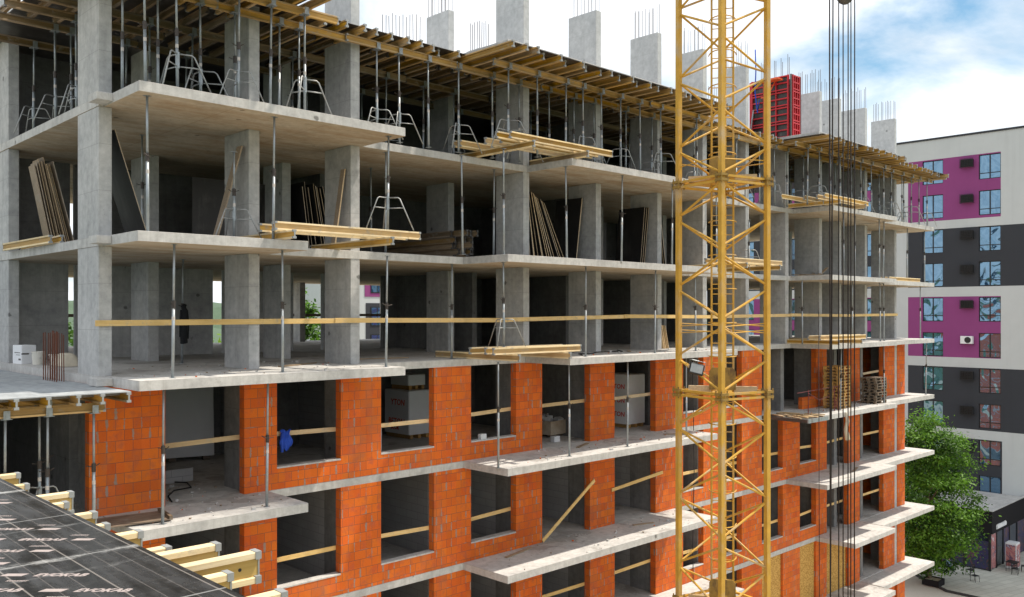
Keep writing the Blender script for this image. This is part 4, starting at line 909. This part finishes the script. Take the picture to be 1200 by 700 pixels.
mb.add(vs, fs); c_ = smooth(mb.build('cloth', 'blue_cloth', cl)); c_.modifiers.new('thick', 'SOLIDIFY').thickness = .02
mb = MB().tube([(-.12, -.05, .05), (-.17, -.07, -.2), (-.14, -.06, -.5)], .06, 8, 0, .05); smooth(mb.build('sleeve', 'blue_cloth', cl))
# wrapped block pallets
def pallet(parent=None, m='pallet_timber', name='pallet', label=None, loc=(0, 0, 0), rz=0, group=None):
    t = thing(name, label, 'pallet', loc, rz, group)
    d = MB()
    for i in range(7): d.box(-.6, .6, -.4+i*.1167, -.4+i*.1167+.095, .122, .144)
    d.build('deck_boards', m, t)
    d = MB()
    for x in (-.55, 0, .55): d.box(x-.05, x+.05, -.4, .4, .1, .1215)
    for x in (-.55, 0, .55):
        for y in (-.33, 0, .33): d.box(x-.05, x+.05, y-.07, y+.07, .021, .101)
    for y in (-.35, 0, .35): d.box(-.6, .6, y-.05, y+.05, 0, .0215)
    d.build('base', m, t); bpy.context.view_layer.update(); PROTO[t.name] = list(t.children); return t
def wrapped(x, y, z, w, d, h, label, ntext, rz=0):
    t = thing('block_pack', label, 'pallet pack', (x, y, z), rz, 'white wrapped block packs')
    bl = MB().box(-w/2, w/2, -d/2, d/2, .15, h).build('wrapping', 'white_wrap', t, .03)
    for i in range(-1, 2): MB().box(i*w*.36-.06, i*w*.36+.06, -d/2+.02, d/2-.02, 0, .148).build('runner', 'pallet_timber', t)
    for (s, sz, X, Z) in ntext:
        vs, fs = txt(s, sz, .004, .1, .006)
        MB().add([(-w/2-.003-v.z, d/2-X-v.x, Z+v.y) for v in vs], fs).build('lettering', 'red_print', t)
    return t
NT = [('YTON', .26, .25, z) for z in (.45, 1.0, 1.55)]
wrapped(21.25, 2.45, -H+.002, 1.1, 1.15, 2.12, 'tall white wrapped block pack with red letters in the second doorway left of the crane', NT); wrapped(19.6, 2.45, -H+.002, .85, .95, 2.0, 'white wrapped pack half hidden by the brick pier left of the taller one', NT)
wrapped(13.1, 6.2, -H+.002, 1.0, 1.5, 1.75, 'shaded white block pack with red print seen through the second window opening', [('BETON', .3, .25, .5), ('YTON', .3, .4, 1.2), ('BLOK', .2, .4, .3)])
wrapped(13.2, 6.3, -H+1.76, .8, 1.1, .55, 'smaller pack topping the shaded pack behind the second window', []); wrapped(11.0, 6.4, -H+.002, .9, .9, 1.35, 'low white pack in the dark left of the shaded tall pack', [])
tag(MB().box(-.12, .12, -.2, .2, 0, 1.25).build('insulation_board', 'white_board'), 'narrow white slab standing inside the left of the second window opening', 'board').location = (8.6, 1.9, -H+.002)
tr_ = thing('mortar_trough', 'grey mortar trough heaped with rubble in the first wide doorway left of the crane', 'trough', (17.0, 2.9, -H+.002), R(5)); mb = MB(); mb.box(-.55, .55, -.75, .75, .1, .16).box(-.55, -.5, -.75, .75, .16, .6).box(.5, .55, -.75, .75, .16, .6).box(-.5, .5, -.75, -.7, .16, .6).box(-.5, .5, .7, .75, .16, .6); mb.build('tub', 'concrete_soffit', tr_); mb = MB()
for i in range(22): mb.obox((pr.uniform(-.4, .4), pr.uniform(-.6, .6), .5+pr.uniform(0, .18)), (pr.uniform(.12, .3), pr.uniform(.1, .25), pr.uniform(.06, .16)), Matrix.Rotation(pr.uniform(0, 3), 3, 'Z') @ Matrix.Rotation(pr.uniform(-.4, .4), 3, 'X'))
mb.build('rubble', 'concrete_new', tr_); MB().box(-.4, .4, -.6, -.5, 0, .1).build('runner', 'old_timber', tr_); MB().box(-.4, .4, .5, .6, 0, .1).build('runner', 'old_timber', tr_)
tag(MB().box(-.15, .15, -.1, .1, 0, .2).build('loose_block', 'white_board', None, .01), 'single pale block on the balcony in front of the mortar trough', 'block').location = (16.0, 1.4, -H+.003)
tag(MB().box(-.12, .12, -.08, .08, 0, .16).build('loose_block', 'white_board', None, .01), 'single pale block on the sill of the third window opening', 'block').location = (11.9, FV+.12, -H+.577)
wb = thing('wrapped_board', 'tall white sheet pack in clear film leaning inside the corner doorway', 'board', (4.9, 6.5, -H+.12), 0); MB().box(-.75, .75, -.05, .05, 0, 2.35).build('sheet', 'white_board', wb, .02); MB().box(-.6, -.4, -.12, .12, -.11, 0).box(.4, .6, -.12, .12, -.11, 0).build('chock', 'old_timber', wb); wb.rotation_euler = (R(-4), 0, R(-15))
pa = thing('timber_tray', 'brown timber tray of boards on the balcony corner beside the left brick wall', 'boards', (.55, -.35, -H+.003), R(-8)); mb = MB()
for i in range(5): mb.box(-.7, .75, -.55+i*.2, -.37+i*.2, .03, .055)
mb.build('boards', 'old_timber', pa); MB().box(-.7, -.62, -.55, .45, 0, .03).box(.68, .75, -.55, .45, .055, .12).build('batten', 'old_timber', pa)
# pallets in stacks
p0 = None; n = 0
def pstack(x, y, z, cnt, rz, nm, m, jit, grp):
    p0 = None
    for i in range(cnt):
        lab = f'{nth(i)} pallet up from the slab in the {nm}'
        loc = (x+pr.uniform(-jit, jit), y+pr.uniform(-jit, jit), z+i*.1445); r = rz+pr.uniform(-jit, jit)
        if p0 is None: p0 = pallet(None, m, 'pallet', lab, loc, r, grp)
        else: dup(p0, loc, (0, 0, r), lab, grp)
pstack(34.0, -.3, -H+.002, 14, 0, 'tall pale pallet stack behind the hoist ropes', 'pallet_timber', .03, 'pallets of the tall stack')
pstack(37.6, -.5, -H+.002, 9, 0, 'short dark pallet stack on the balcony end', 'old_timber', .06, 'pallets of the short stack')
# loading platform with boards, red barrier, hanging rag
lp = thing('loading_platform', 'dark steel loading platform jutting from the slab left of the tall pallet stack', 'platform', (29.6, -.4, -H)); MB().box(-1.0, .78, -1.2, .98, -.16, -.02).build('tray', 'steel_dark', lp); MB().box(-1.04, .79, -1.26, -1.2, -.17, .0).build('edge_trim', 'steel', lp)
for i in range(11):
    o = MB().box(-.45, .45, -.05, .05, 0, .045).build('board_offcut', 'timber'); o.location = (28.9+(i % 6)*.32+pr.uniform(-.1, .1), -1.0+(i//6)*.9+pr.uniform(-.2, .2), -H-.018+.002*i); o.rotation_euler = (0, 0, R(90)+pr.uniform(-.5, .5)); tag(o, f'{nth(i)} pale timber offcut strewn on the loading platform', 'board', 'timber offcuts on the loading platform')
rb = thing('guard_barrier', 'dark red tube barrier on the loading platform edge', 'barrier', (31.6, -.9, -H))
for x in (-1.6, 0.9, 1.25): MB().tube([(x, 0, 0), (x, 0, 1.15)], .02, 7).build('post', 'red_rail', rb)
MB().tube([(-2.6, 0, 1.05), (1.25, 0, 1.15)], .013, 7).build('top_rail', 'red_rail', rb); MB().tube([(-1.6, 0, 1.0), (-.6, 0, .62), (.3, 0, .72), (.9, 0, 1.0)], .014, 6).build('rope', 'red_rail', rb); MB().tube([(.9, 0, .1), (1.25, 0, .6)], .018, 6).tube([(.9, 0, .6), (1.25, 0, .1)], .018, 6).build('brace', 'red_rail', rb)
tag(smooth(MB().tube([(0, 0, 0), (.05, -.02, -.4), (.0, .02, -.8), (.12, 0, -1.25)], .07, 8, 0, .12).build('hanging_rag', 'sand_sack')), 'pale rag dangling below the slab edge by the hoist ropes', 'rag').location = (32.5, -1.48, -H-.02)

# ------------------------------------------------------------------ roof: red shutter, loose starter bars
RF = thing('column_formwork', 'red steel column shutter standing on the roof behind the crane mast', 'formwork', (30.6, 1.1, 3*H))
def shutter(w, h, nm, lay):
    p = MB(); fr_ = .06
    p.box(-w/2, w/2, -.02, .0, 0, h, 1)
    p.box(-w/2, -w/2+fr_, -.12, -.021, 0, h).box(w/2-fr_, w/2, -.12, -.021, 0, h)
    for z in lay: p.box(-w/2+fr_, w/2-fr_, -.115, -.021, z, z+.055)
    for i in range(1, nm): x = -w/2+i*w/nm; p.box(x-.022, x+.022, -.108, -.021, 0, h)
    return p
lay = [0, .32, .62, .74, 1.04, 1.34, 1.46, 1.76, 2.06, 2.18, 2.48, 2.78]
for (w, nm, loc, rz) in ((1.9, 3, (-.34, 0, 0), R(-90)), (.66, 3, (0, -1.0, 0), 0), (1.9, 3, (.34, 0, 0), R(90)), (.66, 3, (0, 1.0, 0), R(180))):
    o = shutter(w, 2.85, nm, lay).build('shutter_panel', ['red_paint', 'film_dark'], RF); o.location = loc; o.rotation_euler = (0, 0, rz)
MB().box(-.46, -.40, -1.1, -1.04, 0, 2.85).box(.40, .46, -1.1, -1.04, 0, 2.85).build('corner_post', 'steel_dark', RF)
MB().tube([(-.5, -.3, 2.6), (-.85, -.1, 1.9), (-.85, .2, 1.9)], .03, 6).tube([(-.5, -.1, 2.2), (-.85, -.1, 1.9)], .03, 6).box(-.95, -.48, -.7, .3, 2.62, 2.68).build('bracket', 'orange_paint', RF)
MB().tube([(-.9, .8, 0), (-.5, .8, 1.5)], .035, 7).build('raking_strut', 'steel', RF)
for i in range(10): MB().tube([(-.22+.44*(i % 2), -.8+.17*i, 2.5), (-.22+.44*(i % 2), -.8+.17*i, 3.75+pr.uniform(-.1, .1))], .012, 5).build('rebar', 'rebar', RF)
t_ = thing('column_formwork', 'low red shutter panel standing left of the tall red column shutter', 'formwork', (29.5, 2.3, 3*H+.002), R(-80)); shutter(.7, 1.35, 2, lay[:6]).build('shutter_panel', ['red_paint', 'film_dark'], t_)
tag(smooth(MB().tube([(0, 0, 4.2), (.05, 0, 3.2), (-.02, 0, 2.2), (.2, 0, 1.3), (.35, 0, 1.9)], .03, 6).build('lifting_strap', 'blue_cloth')), 'dark blue lifting strap hanging beside the red column shutter', 'strap').location = (29.75, 1.6, 3*H)
for nm, u0, v0, cnt, du in (('left of the bare grey roof column', 8.75, 1.7, 12, .09), ('before the wide roof column by the roof corner', 11.2, .5, 9, .05)):
    sbx = thing('starter_bars', f'thin starter bars on the roof slab {nm}', 'rebar', (u0, v0, 3*H-.02), 0, 'starter bar clusters on the roof')
    for i in range(cnt): MB().tube([(i*du, -i*.05, 0), (i*du+pr.uniform(-.02, .02), -i*.05, 1.0+pr.uniform(-.08, .08))], .011, 5).build('rebar', 'rebar', sbx)
    MB().box(-.05, cnt*du, -cnt*.05-.08, .1, .021, .1).build('kicker', 'concrete_new', sbx)

# ------------------------------------------------------------------ tower crane mast
CRX, CRY, HW = 14.64, -6.33, .855
CR = thing('tower_crane', 'yellow lattice tower crane mast standing in front of the facade', 'crane', (CRX, CRY, GZ), R(-13.3))
def rotp(x, y): return Matrix.Rotation(R(-13.3), 2) @ Vector((x-CRX, y-CRY))+Vector((CRX, CRY))
def cp(mb, name, m='crane_yellow', par=None):
    o = mb.build(name, m, par or CR); o.matrix_parent_inverse = Matrix() if par else Matrix.Translation((-CRX, -CRY, -GZ)); return o
SEC = 5.9; Zf = 5.08    # height of one bolted frame
ZT = 22.0
for sx_, sy_ in ((-1, -1), (1, -1), (1, 1), (-1, 1)):
    x, y = CRX+sx_*HW, CRY+sy_*HW
    cp(MB().box(x-.066, x+.066, y-.066, y+.066, GZ+.5, ZT), 'leg', 'crane_yellow', None).data
    cp(MB().box(x-.12, x+.12, y-.12, y+.12, GZ, GZ+.5), 'leg_foot', 'concrete')
fz = [Zf+SEC*i for i in range(-4, 4)]
fz = [z for z in fz if GZ+.5 < z < ZT]
cor = [(-1, -1), (1, -1), (1, 1), (-1, 1)]
for z in fz:
    f = MB()
    for i in range(4):
        a, b = cor[i], cor[(i+1) % 4]
        for dz in (-.09, .05): f.bar((CRX+a[0]*HW, CRY+a[1]*HW, z+dz), (CRX+b[0]*HW, CRY+b[1]*HW, z+dz), .07, .06)
    cp(f, 'ring_frame')
    j = MB()
    for a in cor:
        x, y = CRX+a[0]*HW, CRY+a[1]*HW; j.box(x-.13, x+.13, y-.13, y+.13, z+.02, z+.09).box(x-.13, x+.13, y-.13, y+.13, z-.12, z-.05)
        for q in cor: j.tube([(x+q[0]*.105, y+q[1]*.105, z-.17), (x+q[0]*.105, y+q[1]*.105, z+.15)], .018, 6)
    cp(j, 'bolted_joint', 'crane_dirty')
# zigzag bracing: nodes on the (-,-) and (+,+) legs at the frames' thirds, on the other two halfway
P3 = SEC/3
zs_ = []
z = Zf-4*SEC
nodeA = [Zf+P3*i for i in range(-14, 10)]
for i in range(4):
    a, b = cor[i], cor[(i+1) % 4]
    A, B = (a, b) if a[0] == a[1] else (b, a)      # A = front/back leg, B = side leg
    for zA in nodeA:
        for s in (-1, 1):
            zB = zA+s*P3/2
            if min(zA, zB) < GZ+.6 or max(zA, zB) > ZT-.2: continue
            pA = Vector((CRX+A[0]*(HW-.03), CRY+A[1]*(HW-.03), zA+s*.12)); pB = Vector((CRX+B[0]*(HW-.03), CRY+B[1]*(HW-.03), zB-s*.09))
            cp(MB().tube([pA, pB], .032, 7), 'brace')
# ladder on the diagonal, near the rear leg
ld = CR
e1 = Vector((.72, -.694, 0)); e2 = Vector((.694, .72, 0)); c0 = Vector((CRX, CRY, 0))+e2*.30
rails = MB()
for s in (-1, 1): rails.tube([c0+e1*.30*s+Vector((0, 0, GZ+.5)), c0+e1*.30*s+Vector((0, 0, ZT))], .03, 7)
LD = cp(rails, 'ladder')
rg = MB(); z = GZ+.7
while z < ZT:
    one = rg if not -14 < z < 13 else MB()
    one.tube([c0-e1*.3+Vector((0, 0, z)), c0+e1*.3+Vector((0, 0, z))], .014, 6)
    if one is not rg: cp(one, 'rung', 'crane_yellow', LD)
    z += .28
cp(rg, 'rungs', 'crane_yellow', LD)['kind'] = 'stuff'
z = GZ+2
hp_ = MB()
while z < ZT:
    hp_.tube([c0+e1*(.38*math.cos(t))-e2*(.62*math.sin(t))+Vector((0, 0, z)) for t in [math.pi*q/10 for q in range(11)]], .016, 6); z += .95
for t in (.6, math.pi/2, 2.5): hp_.tube([c0+e1*(.38*math.cos(t))-e2*(.62*math.sin(t))+Vector((0, 0, q)) for q in (GZ+2, ZT)], .011, 5)
cp(hp_, 'safety_hoops', 'crane_yellow', LD)
for q, z in enumerate([z for z in fz]):
    cp(MB().box(CRX-HW+.1, CRX+HW-.1, CRY-.1, CRY+HW-.1, z-.02, z+.0).box(CRX-HW+.1, CRX-.25, CRY-HW+.1, CRY-.1, z-.02, z), 'rest_platform', 'crane_yellow')
    sh = MB(); n = 12
    pts = [(-.36, .1), (.36, .1), (.36, .62), (.28, .72), (-.28, .72), (-.36, .62)]
    cc = Vector((CRX, CRY, z))+e2*(-.28)
    vs = [cc+e1*x+Vector((0, 0, zz_))+e2*dy for dy in (-.012, .012) for x, zz_ in pts]
    sh.add(vs, [tuple(range(6)), tuple(range(11, 5, -1))]+[(i, (i+1) % 6, 6+(i+1) % 6, 6+i) for i in range(6)])
    cp(sh, 'hatch_shield', 'crane_dirty')
    for s in (-1, 1):
        p = Vector((CRX, CRY, z+.02))+e1*.62*s+e2*(-.1); o = MB().obox((0, 0, .09), (.62, .16, .17), Matrix.Rotation(R(-44+s*4), 3, 'Z')).build('timber_block', 'timber'); q2 = rotp(p.x, p.y); o.location = (q2.x, q2.y, p.z); o.rotation_euler = (0, 0, R(-13.3))
        nmz = {0: 'ground', 1: 'lowest', 2: 'lower', 3: 'middle lower'}.get(q, None)
        tag(o, f'{"left" if s < 0 else "right"} timber block resting on the crane platform, {nth(q)} frame up from the ground', 'timber', 'timber blocks on the crane platforms')
for zc in (Zf-P3*2.05, Zf+.5, Zf-SEC+.5+P3*.6):   # stretched cable and hose lines round the mast
    for i in range(4):
        a, b = cor[i], cor[(i+1) % 4]; cp(MB().tube([(CRX+a[0]*HW*.95, CRY+a[1]*HW*.95, zc), (CRX+b[0]*HW*.95, CRY+b[1]*HW*.95, zc+.08)], .015, 5), 'tie_rod')
fl_ = thing('floodlight', 'square floodlight clamped to the left bracing of the crane mast', 'floodlight', tuple(rotp(CRX-HW-.16, CRY-.05))+(-.12,), R(-55)); mb = MB().box(-.2, .2, -.05, .05, -.15, .15); h_ = mb.build('housing', 'black', fl_, .015); MB().box(-.165, .165, -.058, -.0515, -.12, .12).build('lens', 'cap_grey', fl_); MB().tube([(-.22, 0, 0), (-.22, .02, .24), (.22, .02, .24), (.22, 0, 0)], .012, 6).build('bracket', 'steel', fl_); h_.parent.rotation_euler = (R(-18), R(14), R(-50))

# ------------------------------------------------------------------ hoist ropes and block
HB = thing('hook_block', 'dark rusty pulley block hanging at the top among the hoist ropes', 'hook block', (22.22, -6.3, 11.9)); e1z = Vector((.72, -.694, 0))
smooth(MB().tube([Vector((0, 0, .32))-e2*.07, Vector((0, 0, .32))+e2*.07], .27, 24).build('sheave', 'steel_dark', HB)); smooth(MB().tube([Vector((0, 0, .32))-e2*.1, Vector((0, 0, .32))+e2*.1], .10, 14).build('axle', 'steel', HB)); MB().obox((0, 0, .75), (.22, .2, 1.0), Matrix.Rotation(R(-44), 3, 'Z')).build('side_plate', 'steel_dark', HB)
rp = random.Random(1)
for i, (x, l) in enumerate(((-.56, -.50), (-.52, -.53), (-.20, -.20), (-.08, -.08), (.11, .10), (.22, .21), (.32, .30))):
    a = Vector((22.22, -6.3, 24))+e1*(x*1.0)+e2*.04*((i % 3)-1); b = Vector((22.22, -6.3, -16.5))+e1*l+e2*.04*((i % 3)-1)
    if i == 1: a = a+e1*.16
    tag(smooth(MB().tube([a-a, b-a], .021 if i > 1 else .026, 6).build('hoist_rope', 'rope')), f'{nth(i)} dark steel hoist rope from the left, hanging in front of the right half', 'rope', 'hoist ropes of the crane').location = a
tag(smooth(MB().tube([(0, 0, 0), (.1, 0, -18)], .012, 6).build('tag_line', 'rope')), 'thin tag line hanging left of the hoist ropes in front of the block walls', 'rope').location = Vector((22.22, -6.3, 1.8))-e1*.9

# ------------------------------------------------------------------ site clutter
pr = random.Random(31)
rub = MB()
for k, a, b, c, d, n in ((-1, 11.2, 21.8, -1.3, .5, 110), (-2, 11.2, 21.6, -1.3, .5, 60), (-1, .6, 4.2, -1.2, .5, 50), (0, .6, 7.0, -1.2, 3.5, 70), (0, 14, 23, -1.2, 1.5, 60), (-1, 30.8, 38, -1.2, .5, 60), (1, .6, 4.2, -1.2, 3, 40), (1, 13.9, 21.5, -1.2, .5, 40), (-1, 1.9, 3.6, .9, 4, 40)):
    for _ in range(n):
        sz = abs(pr.gauss(0, .02))+.008
        rub.obox((pr.uniform(a, b), pr.uniform(c, d), k*H+sz*.4), (sz*pr.uniform(.8, 2.2), sz*pr.uniform(.8, 1.6), sz), Matrix.Rotation(pr.uniform(0, 6), 3, 'Z'), pr.choice((0, 0, 0, 0, 1, 2)))
tag(rub.build('rubble', ['concrete_slab', 'brick', 'weathered_timber']), None, None, None, 'stuff')['label'] = 'crumbs of mortar, block and wood scattered over the slabs'
for i, (x, y, r, l) in enumerate(((2.6, 4.2, .13, 1.5), (2.95, 4.4, .12, 1.6), (3.3, 4.3, .14, 1.4), (3.75, 4.6, .12, 1.6), (4.6, 4.4, .13, 1.5))):
    o = smooth(MB().tube([(-l/2, 0, r), (-l*.2, .02, r*1.02), (l/2, 0, r)], r, 12).build('membrane_roll', 'black')); o.location = (x, y, H+.003); o.rotation_euler = (0, 0, R(90)+pr.uniform(-.5, .5)); tag(o, f'{nth(i)} black membrane roll from the left lying behind the corner column', 'roll', 'black membrane rolls')
for i, (pts, lab, m) in enumerate((([(2.0, .9, -H+.02), (2.2, 1.6, -H+.02), (2.6, 2.2, -H+.02), (3.1, 2.3, -H+.02), (3.3, 3.0, -H+.02), (2.9, 3.6, -H+.02)], 'black cable snaking over the floor of the corner doorway', 'black'),
    ([(15.2, -.6, .02), (15.9, .2, .02), (16.4, .0, .02), (17.3, .6, .02), (18.4, .3, .02), (19.2, 1.2, .02)], 'grey hose lying on the slab of the yellow rail storey', 'film_grey'),
    ([(23.2, FV-.03, -.4), (23.25, FV-.05, -2.5), (23.3, FV-.05, -5.0), (23.22, FV-.04, -8), (23.3, FV-.04, -12)], 'thin cable hanging down the block wall behind the crane', 'black'))):
    tag(smooth(MB().tube([Vector(p)-Vector(pts[0]) for p in pts], .018, 6).build('cable', m)), lab, 'cable').location = pts[0]
for i, (u, v, k, a, L) in enumerate(((16.0, .1, -1, .4, 1.1), (20.6, -.4, -1, -.6, .8), (13.0, .2, -2, .2, 1.4), (19.0, -.2, -2, -.3, .9), (5.6, 1.2, 0, .5, 1.8), (9.0, 2.4, 0, -.2, 2.2), (18.9, .4, 0, .7, 1.2), (35.5, -.5, -2, .3, 1.3), (3.0, -.7, 1, .2, 1.4))):
    o = MB().box(-L/2, L/2, -.06, .06, 0, .03).build('board_offcut', 'weathered_timber'); o.location = (u, v, k*H+.003); o.rotation_euler = (0, 0, a); tag(o, 'grey board offcut lying on the slab, '+('upper block storey', 'second block storey', 'yellow rail storey', 'leaning plywood storey')[(-1, -2, 0, 1).index(k)]+', '+('left of the others', 'right of the others', 'left of the others', 'right of the others', 'near the corner column', 'in the middle', 'beyond the beam platform', 'on the far balcony', 'on the corner balcony')[i], 'board', 'loose board offcuts on the slabs')
